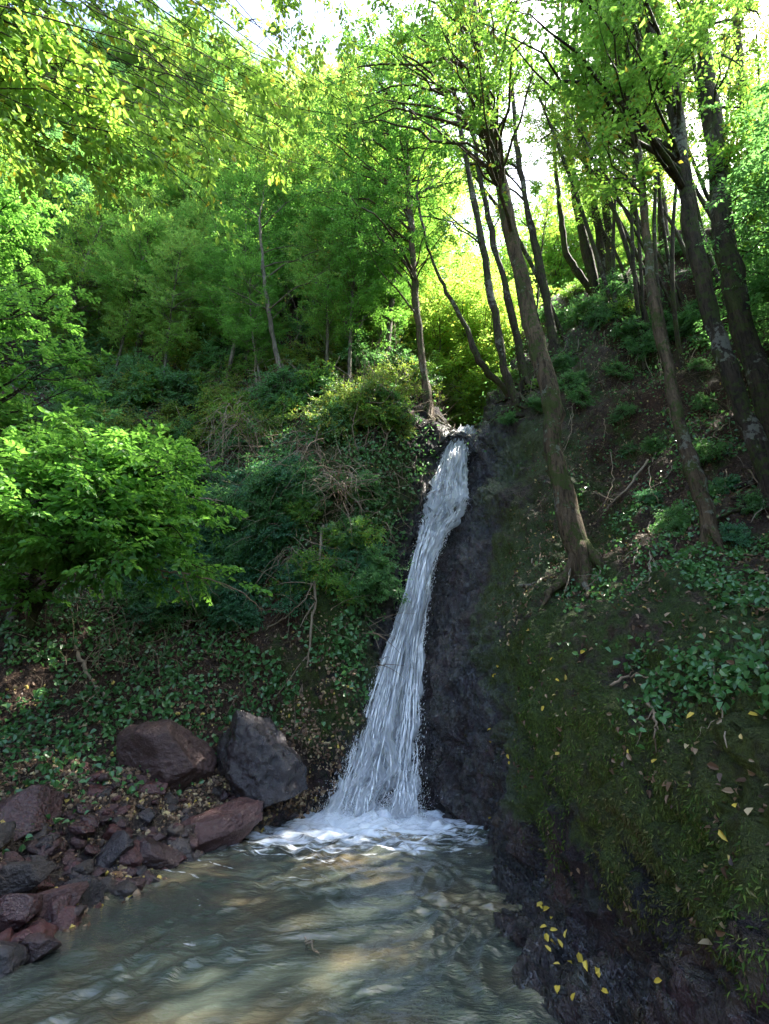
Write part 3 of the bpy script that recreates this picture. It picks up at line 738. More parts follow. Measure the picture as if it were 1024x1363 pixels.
def unique_tree(name, label, path, wpx, regions, bark, leafm, seed, cat='tree', group=None, dens=2.4, **kw):
    rs = np.random.default_rng(seed)
    base, pts, rad = trunk_from_px(path, wpx)
    at = []
    for (n, x0, x1, y0, y1, a, b) in regions: at += px_attr(int(n * dens), x0, x1, y0, y1, base[1] + a, base[1] + b, rs)
    at = [a - base for a in at]
    wm, lm = make_tree(pts - base, rad, at, rs, origin=base, prune=True, **kw)
    rb = rad[4]
    for k in range(6):
        a = k * 1.05 + rs.uniform(0, .6); dr = np.array([math.cos(a), math.sin(a), 0]); q = [base + dr * rb * .3 + A3(0, 0, rb * 3.0)]
        for m_ in (1.3, 2.6, 4.5, 7.0):
            v = base + dr * rb * m_ + rs.normal(0, .25, 3) * rb; nn_ = bvh.find_nearest(Vector(v))
            q.append(np.array(nn_[0]) + A3(0, 0, rb * (.35 if m_ < 3 else .05)))
        q = smooth_path(np.array(q) - base, 4)
        wm.tube(q, np.linspace(rb * .45, rb * .08, len(q)), 8, .3, k)
    return place_tree(name, label, cat, group, base, wm, lm, bark, leafm)

# ---- trees with trunks one can follow in the picture
K = dict(leaf=.098, n_tw=8, tw_len=.5, n_leaf=10, hi=False)
unique_tree('leaning_tree', 'thick mossy leaning trunk rooted on the mossy ledge just right of the waterfall', [(778, 775, 0), (757, 680, .05), (737, 600, .1), (735, 540, .1), (712, 450, .25), (690, 350, .4), (672, 270, .5), (655, 180, .6), (643, 110, .7), (630, 0, .8), (622, -140, .8)],
            [36, 32, 27, 29, 26, 25, 24, 22, 19, 16, 12], [(22, 420, 620, -60, 200, -1, 1.5), (18, 560, 760, -200, 60, -2, 1), (12, 600, 760, 60, 260, .4, 1.8)], MBARK, LM['mid'], 101, sides=16, **K)
unique_tree('leaning_tree', 'slender pale brown trunk leaning left halfway up the right slope', [(950, 735, 0), (928, 640, .05), (905, 560, .1), (885, 470, .2), (868, 380, .2), (858, 280, .3), (845, 180, .3), (825, 60, .4), (812, -80, .5)],
            [24, 22, 20, 18, 17, 16, 15, 13, 9], [(14, 760, 900, -150, 90, -1, 1), (10, 740, 880, 60, 260, -.5, 1)], MBARK, LM['mid'], 102, **K)
unique_tree('forked_tree', 'dark forked trunk with a thick limb bending left across the top right', [(1035, 670, 0), (1000, 570, 0), (962, 470, .1), (935, 370, .15), (918, 290, .2), (905, 200, .2), (893, 110, .2), (868, 50, .1), (838, 5, 0), (800, -60, -.1)],
            [30, 29, 27, 26, 25, 25, 25, 23, 20, 14], [(16, 640, 860, -140, 60, -1.5, .5), (12, 840, 1010, -160, 120, -1, 1)], MBARKD, LM['mid'], 103, sides=14, **K)
unique_tree('tall_tree', 'thickest dark trunk standing upright near the right edge', [(1050, 650, .2), (1022, 560, .2), (1000, 470, .25), (975, 380, .3), (960, 280, .35), (950, 180, .4), (938, 90, .4), (930, 0, .5), (920, -150, .5)],
            [38, 36, 34, 33, 33, 33, 31, 28, 22], [(16, 860, 1060, -160, 60, -1, 1.2), (10, 960, 1090, 60, 300, -.3, 1.5)], MBARKD, LM['mid'], 104, sides=14, **K)
unique_tree('slope_tree', 'dark straight trunk behind the thickest trunk at the right edge', [(1015, 395, 0), (1014, 330, 0), (1010, 260, .1), (998, 180, .1), (985, 90, .2), (975, -40, .3)],
            [22, 20, 19, 18, 16, 12], [(14, 940, 1060, -100, 160, -.5, 1)], MBARKD, LM['olive'], 105, **K)
unique_tree('slope_tree', 'thin trunk curving between the two thick trunks on the right', [(885, 330, 0), (880, 260, .1), (868, 200, .1), (850, 140, .2), (838, 60, .3), (835, -60, .3)],
            [16, 15, 14, 13, 11, 8], [(16, 780, 920, -100, 160, -1, 1)], MBARKD, LM['mid'], 106, **K)
for k, (pth, wd, lab) in enumerate([
    ([(797, 400, 0), (782, 340, 0), (768, 270, .1), (757, 190, .1), (752, 90, .1), (748, -40, .2)], [18, 17, 15, 13, 11, 8], 'leftmost stem of the dark clump crowning the right slope'),
    ([(806, 396, .1), (800, 330, .1), (788, 260, .1), (778, 180, .2), (768, 80, .2), (765, -40, .2)], [17, 15, 13, 12, 10, 7], 'middle stem of the dark clump crowning the right slope'),
    ([(816, 392, .1), (812, 330, .2), (806, 270, .2), (800, 200, .2), (795, 100, .2), (790, -40, .2)], [15, 14, 12, 11, 9, 6], 'rightmost stem of the dark clump crowning the right slope'),
    ([(790, 392, 0), (765, 358, -.2), (752, 330, -.3), (746, 280, -.3), (738, 200, -.3), (735, 100, -.3)], [14, 12, 10, 9, 7, 4], 'elbow bent dark trunk low on the crest of the right slope')]):
    unique_tree('clump_tree', lab, pth, wd, [(15, 690, 850, -80, 240, -1.2, 1.2), (4, 660, 760, 180, 320, 0, 1.5)], MBARKD, LM['mid'], 110 + k, **K)
for k, (pth, wd, lab) in enumerate([
    ([(738, 470, 0), (728, 400, .1), (713, 330, .1), (700, 270, .1), (688, 190, .2), (680, 80, .3)], [15, 14, 13, 11, 9, 6], 'thin dark trunk close behind the thick mossy leaning trunk'),
    ([(690, 545, 0), (672, 490, 0), (655, 400, .1), (640, 310, .1), (622, 220, .2), (605, 120, .3), (590, 0, .4)], [16, 15, 13, 12, 10, 8, 5], 'thin dark trunk rising straight from the rock beside the fall crest'),
    ([(680, 530, 0), (660, 505, -.1), (638, 480, -.2), (618, 430, -.2), (590, 380, -.2), (570, 330, -.2), (555, 260, -.2)], [14, 12, 10, 9, 7, 5, 4], 'thin curved trunk arching left over the fall crest'),
    ([(700, 520, .1), (690, 455, .1), (672, 380, .2), (650, 290, .3), (632, 190, .4), (620, 60, .5)], [14, 13, 12, 10, 8, 6], 'slim dark trunk between the fall crest and the mossy leaning trunk')]):
    unique_tree('crest_tree', lab, pth, wd, [(14, 540, 740, 30, 340, -1.2, 1.2), (5, 630, 720, 150, 330, 0, 2)], MBARKD, LM['mid'], 120 + k, **K)
unique_tree('knoll_tree', 'slim mossy trunk standing alone on the knoll left of the fall crest', [(572, 552, 0), (564, 490, .1), (556, 420, .1), (550, 350, .2), (546, 280, .2), (540, 180, .3), (530, 60, .3)],
            [15, 13, 12, 11, 10, 8, 5], [(70, 400, 620, 20, 330, -1.6, 1.0), (24, 560, 700, 0, 200, -1, 1)], MBARK, LM['bright'], 130, dens=1.6, pstr=.1, **K)
unique_tree('knoll_tree', 'thin pale trunk left of the slim mossy one on the knoll', [(512, 500, 0), (518, 440, .1), (524, 370, .1), (524, 300, .2), (515, 200, .3)],
            [11, 10, 9, 7, 5], [(60, 390, 590, 60, 370, -1.2, .8)], MBARKL, LM['mid'], 131, dens=1.5, pstr=.1, **K)
unique_tree('knoll_tree', 'pale slender trunk standing in the brush of the left cliff', [(385, 560, 0), (375, 500, .1), (362, 440, .2), (352, 370, .2), (345, 290, .2)],
            [10, 9, 8, 7, 4], [(26, 270, 450, 230, 400, -.6, .8)], MBARKL, LM['olive'], 132, **K)

# ---- big bright trees on the left and the overhanging boughs
rs = np.random.default_rng(201)
def big(name, label, base, tp, rad, regions, leafm, bark, seed, **kw):
    rs = np.random.default_rng(seed); at = []
    for (n, x0, x1, y0, y1, a, b) in regions: at += px_attr(n, x0, x1, y0, y1, a, b, rs)
    pts = smooth_path(tp, 5); base = np.asarray(base, float)
    rr = np.interp(np.linspace(0, 1, len(pts)), np.linspace(0, 1, len(rad)), rad)
    wm, lm = make_tree(pts - base, rr, [a - base for a in at], rs, origin=base, prune=True, **kw)
    return place_tree(name, label, 'tree', None, base, wm, lm, bark, leafm)
hb = hit(38, 842)[0]
big('leafy_shrub_tree', 'arching low tree with large bright green leaves over the ivy at left', hb,
    [hb - A3(0, 0, .2), P(48, 810, hb[1] - .1), P(72, 775, hb[1] - .4), P(110, 738, hb[1] - .8), P(150, 690, hb[1] - 1.2), P(180, 640, hb[1] - 1.5)],
    [.09, .08, .07, .055, .04, .02],
    [(34, 0, 170, 600, 740, 5.2, 6.8), (30, 90, 300, 600, 730, 5.8, 7.6), (20, -60, 60, 620, 720, 5.0, 6.8), (18, 40, 230, 575, 630, 5.4, 6.8), (16, 100, 290, 680, 770, 6.2, 7.8), (12, -60, 110, 700, 790, 6.6, 7.8)],
    LM['bright'], MBARKD, 202, leaf=.10, n_tw=8, tw_len=.52, n_leaf=10, hi=True, asp=.66, sides=12, droop=.12, horiz=1.0)
hb = hit(5, 838)[0] + A3(-.15, .1, 0)
big('leafy_shrub_tree', 'dark leaning stem behind the arching low tree at the left edge', hb,
    [hb - A3(0, 0, .2), P(28, 800, hb[1]), P(50, 750, hb[1]), P(40, 690, hb[1]), P(20, 600, hb[1])], [.08, .07, .06, .05, .03],
    [(16, -80, 140, 560, 720, 6.8, 8.0)], LM['dark'], MBARKD, 203, leaf=.10, n_tw=6, tw_len=.4, n_leaf=9, hi=False, asp=.6)
b0 = P(-150, 800, 8.6)
big('broadleaf_tree', 'tall tree with layered bright green foliage filling the left edge', b0,
    [b0 - A3(0, 0, .6), P(-120, 650, 8.6), P(-90, 500, 8.7), P(-60, 380, 8.8), P(-50, 240, 9.0)], [.16, .14, .12, .09, .05],
    [(40, -80, 100, 240, 400, 7.6, 9.6), (44, -80, 128, 380, 560, 7.2, 9.6), (14, -100, 60, 250, 300, 7.6, 9.6)],
    LM['bright'], MBARKD, 204, leaf=.105, n_tw=8, tw_len=.5, n_leaf=10, hi=True, asp=.62, droop=.08, horiz=1.1)
b0 = A3(-4.6, 1.2, 1.0)
big('overhanging_tree', 'tree outside the left edge whose drooping leafy boughs hang across the top left', b0,
    [b0 - A3(0, 0, .6), A3(-4.9, 1.3, 4.0), A3(-4.9, 1.5, 6.5), A3(-4.3, 1.9, 8.8), A3(-3.2, 2.4, 10.3), A3(-1.2, 3.0, 11.2)], [.2, .18, .15, .12, .08, .04],
    [(34, -40, 150, 40, 230, 3.3, 4.8), (28, 100, 260, 110, 210, 3.4, 4.6), (14, 150, 290, 190, 260, 3.6, 4.6), (34, 240, 440, 90, 210, 3.8, 5.4), (16, 300, 470, 110, 230, 4.4, 5.5), (46, 210, 520, -80, 80, 4.2, 6.2), (18, -60, 130, -60, 60, 3.4, 4.8), (30, 330, 640, -100, 60, 5, 7)],
    LM['over'], MBARKD, 205, leaf=.095, n_tw=6, tw_len=.42, n_leaf=9, hi=True, asp=.52, droop=.55, horiz=.6, bscale=.13)

# ---- prototypes of the background trees (copied below)
def proto_tree(seed, H, R, n, leafm, bark, label, group, cz=.62, leaf=.085, lean=.1, name='hillside_tree', rz=.36, thin=1.0, **kw):
    rs = np.random.default_rng(seed)
    z = np.linspace(-.5, H * .93, 14); t = z / H
    tp = np.stack([lean * H * np.maximum(t, 0)**1.4 + .10 * np.sin(t * 5 + seed), .10 * np.cos(t * 4 + seed) * H * .3 * t, z], 1)
    tr = thin * np.interp(t, [-.2, 0, .5, 1], [.018 * H, .013 * H, .009 * H, .002 * H])
    at = []
    while len(at) < n:
        v = rs.normal(0, 1, 3); v /= np.linalg.norm(v); r = rs.uniform(.45, 1) ** .6
        q = v * r
        a = np.array([q[0] * R, q[1] * R, H * cz + q[2] * H * rz])
        if a[2] < H * .18: continue
        a *= np.array([1, 1, 1]) * (1 + .15 * math.sin(5 * math.atan2(v[1], v[0]) + seed)); at.append(a + np.array([lean * H * .5, 0, 0]))
    wm, lm = make_tree(tp, tr, at, rs, leaf=leaf, hi=False, **kw)
    return place_tree(name, label, 'tree', group, (0, 0, -50), wm, lm, bark, leafm)
KP = dict(n_tw=8, tw_len=.55, n_leaf=10)
PROT = {
 'dark': proto_tree(301, 6.0, 1.9, 95, LM['dark'], MBARKD, 'x', None, **KP),
 'mid': proto_tree(302, 6.5, 1.8, 100, LM['mid'], MBARKL, 'x', None, **KP),
 'olive': proto_tree(303, 6.2, 1.7, 90, LM['olive'], MBARKL, 'x', None, **KP),
 'yellow': proto_tree(304, 7.0, 2.1, 120, LM['yellow'], MBARKL, 'x', None, **KP),
 'slender': proto_tree(305, 9.5, 1.6, 38, LM['mid'], MBARKD, 'x', None, cz=.72, rz=.26, lean=-.05, thin=.6, n_tw=7, tw_len=.5, n_leaf=9),
 'tall': proto_tree(309, 8.5, 1.35, 80, LM['hill'], MBARKL, 'x', None, cz=.62, rz=.36, lean=.04, thin=.55, **KP),
 'talldark': proto_tree(310, 8.0, 1.3, 75, LM['bright'], MBARKL, 'x', None, cz=.60, rz=.36, lean=-.05, thin=.55, **KP),
 'bright': proto_tree(306, 5.0, 1.7, 90, LM['bright'], MBARKD, 'x', None, **KP),
}
PROT['bare'] = proto_tree(307, 10.5, 1.4, 22, LM['mid'], MBARKD, 'x', None, cz=.80, rz=.18, lean=-.07, thin=.5, n_tw=6, tw_len=.45, n_leaf=8)
PROT['bare2'] = proto_tree(308, 9.0, 1.3, 18, LM['olive'], MBARKD, 'x', None, cz=.80, rz=.18, lean=-.12, thin=.45, n_tw=6, tw_len=.45, n_leaf=8)
first = {k: True for k in PROT}
SHORT = {'tall': 'tall slim fresh green tree with pale stem', 'talldark': 'tall slim bright green tree with pale stem', 'dark': 'dark green leafy tree', 'mid': 'mid green leafy tree with thin trunk', 'olive': 'olive green light leaved tree', 'yellow': 'yellow green sunlit tree', 'slender': 'slender dark stemmed tree with thin foliage', 'bright': 'bright green bushy tree', 'bare': 'thin dark almost leafless trunk', 'bare2': 'thin curved dark trunk with few leaves'}
LABEL = {
 'tall': ('', 'tall slim fresh green trees of the left cliff'), 'talldark': ('', 'tall slim bright green trees of the left cliff'),
 'dark': ('dark green leafy tree among the shaded trees of the left hillside', 'dark green trees of the left hillside'),
 'mid': ('mid green leafy tree with a pale thin trunk on the left hillside', 'mid green trees of the left hillside'),
 'olive': ('olive green light foliaged tree on the sunny side of the left hillside', 'olive green trees of the left hillside'),
 'yellow': ('yellow green sunlit tree in the gap behind the waterfall crest', 'sunlit trees behind the waterfall crest'),
 'slender': ('slender dark stemmed tree with thin foliage against the white sky at right', 'slender trees along the right ridge'),
 'bare': ('tall thin almost bare dark trunk leaning left among the trees of the right slope', 'thin dark trunks of the right slope'),
 'bare2': ('thin curved dark trunk with only a few leaves on the right slope', 'curved dark trunks of the right slope'),
 'bright': ('bright green bushy tree halfway up the left hillside', 'bright bushy trees of the left hillside'),
}
def blocks(loc, sc, H=9.5, R_=1.5):
    c = np.array(loc) + A3(0, 0, H * .7 * sc)
    for q, rad in SHAFT:
        if rad > 2.9: continue
        v = c - q; t = v @ SN
        if t > 1.2 and np.linalg.norm((v - t * SN) * np.array([1, 1, .75])) < rad * .8 + R_ * sc: return True
    return False
def trunk_in_shaft(loc):
    for q, rad in SHAFT:
        if rad > 2.9: continue
        for hh in np.arange(1, 9, .5):
            v = np.array(loc) + A3(-.04 * hh, 0, hh) - q; t = v @ SN
            if t > 1.0 and np.linalg.norm(v - t * SN) < rad * .7: return True
    return False
def put(kind, loc, sc, rz, tilt=(0, 0)):
    if kind == 'slender' and blocks(loc, sc): kind = 'bare' if random.random() < .5 else 'bare2'
    if kind in ('bare', 'bare2') and trunk_in_shaft(loc) and random.random() < .75: return None
    lab, grp = LABEL[kind]; sd_, dp_ = hill_where(np.array(loc)); grp = grp.replace(' of the left hillside', '').replace(' behind the waterfall crest', '').replace(' of the left cliff', '').replace(' of the right slope', '').replace(' along the right ridge', ''); lab = '%s, %s %s' % (SHORT[kind], dp_, sd_); grp = grp + ', %s %s' % (dp_, sd_); z = (tilt[0], tilt[1], rz)
    s = (sc * random.uniform(.9, 1.15), sc * random.uniform(.9, 1.15), sc)
    if first[kind]:
        first[kind] = False; o = PROT[kind]; o.location = Vector(loc); o.rotation_euler = z; o.scale = s
        o['label'] = lab; o['group'] = grp; return o
    return copy_thing(PROT[kind], loc, z, s, lab, grp)
def hill_where(loc):
    q = proj(loc); x, y = q[0], loc[1]
    side = 'at the far left' if x < 60 else 'left of centre' if x < 220 else 'above the arching tree' if x < 340 else 'above the root tangles' if x < 440 else 'behind the knoll' if x < 540 else 'behind the fall crest' if x < 680 else 'behind the right ridge' if x < 850 else 'toward the right edge'
    dep = 'nearest row' if y < 14 else 'second row' if y < 18 else 'third row' if y < 23 else 'farthest row'
    return side, dep
def proj(p):
    d = np.asarray(p) - np.array([0, 0, CAM_Z]); f = d[1] * CP + d[2] * SP; u = -d[1] * SP + d[2] * CP
    return 512 + FPX * d[0] / max(f, .01), 681.5 - FPX * u / max(f, .01), f
rs = np.random.default_rng(401)
for gy in np.arange(10.5, 34, 2.1):
    for gx in np.arange(-30, 2, 2.2 + gy * .015):
        x, y = gx + rs.uniform(-.8, .8), gy + rs.uniform(-.8, .8)
        g = ground(x, y)
        if g is None: continue
        px, py, f = proj(g + A3(0, 0, 3))
        if px < -160 or px > 560 or py < -40: continue
        if g[2] < 4.5 or (px > 380 and y < 12.5): continue
        b = proj(g)
        if b[1] > 520: continue
        r = rs.random()
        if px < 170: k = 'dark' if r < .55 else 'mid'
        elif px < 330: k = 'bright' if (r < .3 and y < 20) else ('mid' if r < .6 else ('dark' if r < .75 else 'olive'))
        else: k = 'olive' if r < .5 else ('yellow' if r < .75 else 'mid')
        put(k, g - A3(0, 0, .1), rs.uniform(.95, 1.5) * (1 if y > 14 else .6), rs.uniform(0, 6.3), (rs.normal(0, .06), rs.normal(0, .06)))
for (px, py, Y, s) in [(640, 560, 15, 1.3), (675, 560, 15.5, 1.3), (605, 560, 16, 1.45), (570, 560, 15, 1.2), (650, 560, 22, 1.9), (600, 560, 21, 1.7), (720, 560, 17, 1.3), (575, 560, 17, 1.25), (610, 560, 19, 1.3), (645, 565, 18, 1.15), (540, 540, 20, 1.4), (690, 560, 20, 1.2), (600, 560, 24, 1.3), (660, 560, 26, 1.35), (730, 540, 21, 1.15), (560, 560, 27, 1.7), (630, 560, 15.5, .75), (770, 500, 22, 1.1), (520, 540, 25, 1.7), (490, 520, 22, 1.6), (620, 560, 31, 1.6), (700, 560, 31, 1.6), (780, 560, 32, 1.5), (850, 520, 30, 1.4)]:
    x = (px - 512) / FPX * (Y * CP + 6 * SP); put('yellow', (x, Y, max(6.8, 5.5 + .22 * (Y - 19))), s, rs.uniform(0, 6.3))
for px, py in [(150, 520), (185, 480), (215, 540), (240, 500), (275, 470), (300, 520), (330, 480), (405, 470), (430, 520), (455, 480), (480, 455), (500, 490), (525, 470), (350, 540), (120, 470), (260, 440), (380, 440), (465, 530), (200, 430), (320, 430)]:
    h = hit(px, py)
    if h is not None: put('tall' if rs.random() < .6 else 'talldark', h[0] - A3(0, 0, .1), rs.uniform(.62, .95) * (1 + max(0, h[0][1] - 12) * .04), rs.uniform(0, 6.3), (rs.normal(0, .05), rs.normal(0, .06)))
for x, y, sc__ in [(5.0, 23, 2.0), (7.4, 25, 2.2), (9.5, 23, 1.9), (12.5, 24, 2.0), (6.5, 29, 2.3), (10.5, 29, 2.3), (15, 28, 2.2), (19, 29, 2.2), (3.6, 27, 2.1)]:
    g = ground(x, y)
    if g is not None: put('yellow' if rs.random() < .5 else 'mid', g, sc__, rs.uniform(0, 6.3))
for i in range(110):
    px, py = rs.uniform(700, 1040), rs.uniform(290, 500)
    h = hit(px, py)
    if h is None or h[0][1] < 8.6: continue
    put('slender', h[0] - A3(0, 0, .1), rs.uniform(.7, 1.1), rs.uniform(0, 6.3), (rs.normal(0, .07), -abs(rs.normal(.08, .08))))
for x in np.arange(6, 30, 2.3):
    for y in (14.5, 17.5, 21.5):
        xx, yy = x + rs.uniform(-.9, .9), y + rs.uniform(-1.2, 1.2)
        g = ground(xx, yy)
        if g is None: continue
        q = proj(g + A3(0, 0, 5))
        if 640 < q[0] < 1120 and rs.random() < .6: put('slender', g, rs.uniform(.8, 1.2), rs.uniform(0, 6.3))
for x, y, k, s_ in [(6.8, 6.0, 'dark', .8), (5.6, 3.2, 'mid', .7), (8.6, 7.2, 'dark', .9), (7.6, 2.2, 'dark', .9), (5.8, 4.4, 'dark', .8), (6.6, 2.8, 'mid', .8), (5.6, 4.0, 'dark', .6), (4.4, 2.6, 'dark', .5), (5.0, 2.4, 'dark', .65), (7.8, 4.6, 'mid', 1.0), (4.4, 1.0, 'dark', .7), (6.0, -.5, 'mid', .9), (3.6, -2.5, 'dark', .8), (6.5, -4, 'mid', 1.0), (-7.5, -4.5, 'mid', 1.0), (-5, -8.5, 'dark', 1.2), (6, -9, 'dark', 1.2)]:  # off-view trees added to shade the right mound and cut skylight from behind
    g = ground(x, y)
    if g is not None: put(k, g, s_, rs.uniform(0, 6.3))

for (x, y, k, s) in [(-3.5, 16, 'olive', 1.2), (-1.5, 17.5, 'mid', 1.4), (-.2, 16, 'olive', 1.2), (.6, 19, 'yellow', 1.5), (-2.5, 20, 'yellow', 1.5), (-5, 18, 'mid', 1.4), (1.4, 22, 'yellow', 1.7), (-1, 23, 'mid', 1.7), (-4, 24, 'yellow', 1.6), (.2, 14.2, 'olive', .9), (-1.8, 14, 'mid', .9), (9.5, 22, 'mid', 1.1), (11, 21, 'yellow', 1.2), (13, 18.5, 'mid', 1.2), (15.5, 21, 'yellow', 1.2), (18, 19, 'mid', 1.2), (9, 24, 'yellow', 1.5), (14, 26, 'yellow', 1.6), (20, 26, 'mid', 1.5), (24, 23, 'yellow', 1.4), (17, 31, 'yellow', 1.9), (26, 31, 'yellow', 1.9), (16, 16, 'olive', 1.1)]:
    g = ground(x, y)
    if g is not None: put(k, g, s, rs.uniform(0, 6.3))
# ------------------------------------------------------------------ shrubs, ferns, ivy, litter, moss
def proto_bush(seed, R, n, leafm, leaf, name='leafy_bush', **kw):
    rs = np.random.default_rng(seed)
    tp = np.array([[0, 0, -.1], [.02, 0, .1 * R], [.03, .02, .3 * R], [.02, .03, .5 * R]]); tr = [.02, .016, .012, .008]
    at = []
    for _ in range(n):
        v = rs.normal(0, 1, 3); v[2] = abs(v[2]) * .8 + .1; v /= np.linalg.norm(v); at.append(v * R * rs.uniform(.5, 1))
    wm, lm = make_tree(tp, tr, at, rs, leaf=leaf, **kw)
    return place_tree(name, 'x', 'bush', None, (0, 0, -50), wm, lm, MBARKD, leafm, 'stems', 'foliage')
BUSH = {
 'blue': proto_bush(501, .55, 26, LM['blue'], .065, n_tw=5, tw_len=.26, n_leaf=8, hi=True, asp=.6),
 'olive': proto_bush(502, .7, 26, LM['olive'], .055, n_tw=6, tw_len=.3, n_leaf=9, hi=False),
 'dark': proto_bush(503, .7, 30, LM['dark'], .06, n_tw=6, tw_len=.3, n_leaf=9, hi=False),
 'mid': proto_bush(504, .5, 20, LM['mid'], .06, n_tw=5, tw_len=.26, n_leaf=8, hi=True),
}
bfirst = {k: True for k in BUSH}
random.seed(9)
BL = {'blue': ('small bush of bluish green oval leaves clinging to the left cliff', 'bluish bushes on the left cliff'),
      'olive': ('small sunlit olive leaved bush in the brush of the left cliff', 'olive bushes on the left cliff'),
      'dark': ('small dark leaved bush in the shade of the slopes', 'dark bushes on the slopes'),
      'mid': ('small fresh green bush on the slope', 'fresh green bushes on the slopes')}
def putb(kind, px, py, sc):
    h = hit(px, py)
    if h is None: return
    p, n = h
    tilt = Vector((0, 0, 1)).lerp(Vector(n), .55).normalized()
    e = tilt.to_track_quat('Z', 'Y').to_euler(); e.rotate_axis('Z', random.uniform(0, 6.3))
    sc = sc * (1 + max(0, p[1] - 9) * .06)
    if px > 640: wh = 'on the crest of the right slope' if py < 470 else ('right of the leaning trunk' if px < 850 else 'near the right edge on the slope')
    elif px < 190: wh = 'behind the big tree at left' if py < 540 else 'behind the arching tree'
    elif py < 510: wh = 'below the hillside trees' if px < 340 else 'under the pale trunk on the left cliff' if px < 440 else 'on the knoll beside the fall crest'
    elif py < 620: wh = 'above and right of the arching tree' if px < 340 else 'around the root tangles of the left cliff'
    else: wh = 'on the bank right of the arching tree' if px < 330 else 'on the cliff beside the waterfall'
    dsc = {'blue': 'bluish green bush', 'olive': 'small olive leaved bush', 'dark': 'small dark leaved bush', 'mid': 'small fresh green bush'}[kind]
    if bfirst[kind]:
        bfirst[kind] = False; o = BUSH[kind]; o.location = Vector(p); o.rotation_euler = e; o.scale = (sc,) * 3
        o['label'], o['group'] = dsc + ' ' + wh, dsc + 'es ' + wh
    else: copy_thing(BUSH[kind], p, e, sc, dsc + ' ' + wh, dsc + 'es ' + wh)
rs = np.random.default_rng(601)
def scatterb(n, x0, x1, y0, y1, kinds, s0, s1, test=None):
    for _ in range(n):
        px, py = rs.uniform(x0, x1), rs.uniform(y0, y1)
        if test and not test(px, py): continue
        putb(kinds[int(rs.integers(len(kinds)))], px, py, rs.uniform(s0, s1))
scatterb(85, 130, 560, 430, 600, ['olive', 'dark', 'mid', 'olive'], .6, 1.2, lambda x, y: x < 540 or y < 540)
scatterb(52, 190, 400, 640, 840, ['blue', 'blue', 'dark'], .6, 1.0)
scatterb(20, 370, 500, 640, 800, ['blue', 'dark', 'mid'], .5, .9)
scatterb(22, 0, 200, 450, 640, ['dark', 'dark', 'mid'], .8, 1.3)
scatterb(12, 420, 560, 430, 540, ['olive', 'mid'], .6, 1.0)
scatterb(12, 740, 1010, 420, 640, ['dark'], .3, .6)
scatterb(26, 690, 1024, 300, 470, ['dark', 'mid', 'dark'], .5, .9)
scatterb(8, 650, 720, 500, 570, ['dark', 'mid'], .25, .45)
scatterb(8, 800, 1020, 590, 740, ['dark', 'blue'], .25, .45)

# surface sampling over the terrain sheet
cell = GD[:-1, :-1]; ca = np.linalg.norm(np.cross(GD[1:, :-1] - cell, GD[:-1, 1:] - cell), axis=-1)
cc_ = (GD[:-1, :-1] + GD[1:, 1:]) / 2; cd = np.linalg.norm(cc_ - np.array([0, 0, 1.8]), axis=-1)
def cgrid(fn):
    a = np.zeros((NC, nr)); fn(a); return catmull(catmull(a[..., None], KU, 0), KV, 1)[..., 0].clip(0, 1)
infr = None
fy = (cc_[..., 1] * CP + (cc_[..., 2] - CAM_Z) * SP); fx = cc_[..., 0] / np.maximum(fy, .05) * FPX + 512
infr = (fy > .3) & (fx > -260) & (fx < 1290)
def sample(n, mask, pw=1.3, clump=1.2, thr=0.0, seed=1, zmin=.05):
    m = mask[:-1, :-1] * ca / np.maximum(cd, 2.0)**pw * infr * (cc_[..., 2] > zmin)
    if clump:
        f = fbm(cc_.reshape(-1, 3) * clump, 3, seed).reshape(m.shape); m = m * np.clip((f - thr) * 3, 0, 1)
    w_ = m.ravel() / m.sum(); idx = rng.choice(len(w_), n, p=w_)
    i, j = np.unravel_index(idx, m.shape); u, v = rng.random((n, 1)), rng.random((n, 1))
    p = GD[i, j] * (1 - u) * (1 - v) + GD[i + 1, j] * u * (1 - v) + GD[i, j + 1] * (1 - u) * v + GD[i + 1, j + 1] * u * v
    return p, ND[i, j]
def rdir(n): return nrm(rng.normal(0, 1, (n, 3)))
def stuff_leaves(name, p, n, off, L, asp, mat, njit=.5, upw=.4, hi=True, fold=.25, dwn=.3, curl=.15):
    N = len(p); nr_ = nrm(n + rng.normal(0, njit, (N, 3)) + np.array([0, 0, upw])); d = nrm(rdir(N) + np.array([0, 0, -dwn]))
    mb = MB(); mb.leaves(p + n * (off * rng.random((N, 1)) + .01), d, nr_, L, L * asp, hi=hi, fold=fold, curl=curl)
    return tag(link(name, mb.mesh(name, mat, False)), kind='stuff')
def fi(a):
    a[2:9, 5:8] = 1; a[2:8, 8:10] = .6; a[3:6, 4] = .25; a[8, 6:9] = .8; a[9, 7:9] = .3
p, n = sample(62000, cgrid(fi), 1.3, 1.1, -.5, 71)
stuff_leaves('ivy', p, n, .14, rng.uniform(.04, .10, len(p)), .85, LM['ivy'])
def fi2(a): a[16:20, 7:10] = .6; a[18:21, 6:9] = 1; a[17, 6] = .2; a[15:17, 8:11] = .3
p, n = sample(9000, cgrid(fi2), 1.3, 1.6, .0, 72)
stuff_leaves('ivy', p, n, .10, rng.uniform(.03, .065, len(p)), .85, LM['ivy'])
def fl(a): a[2:9, 3:8] = 1; a[:9, 8:] = .5; a[15:, 6:11] = 1; a[16:21, 4:7] = .12; a[9:15, 10:] = .5; a[7:9, 3:6] = .9
p, n = sample(42000, cgrid(fl), 1.5, 2.2, -.45, 73)
stuff_leaves('leaf_litter', p, n, .03, rng.uniform(.02, .06, len(p)), .6, MLIT, .45, .5, True, .3, .1, .3)
def fu(a): a[2:10, 8:11] = 1; a[13:, 9:11] = .7
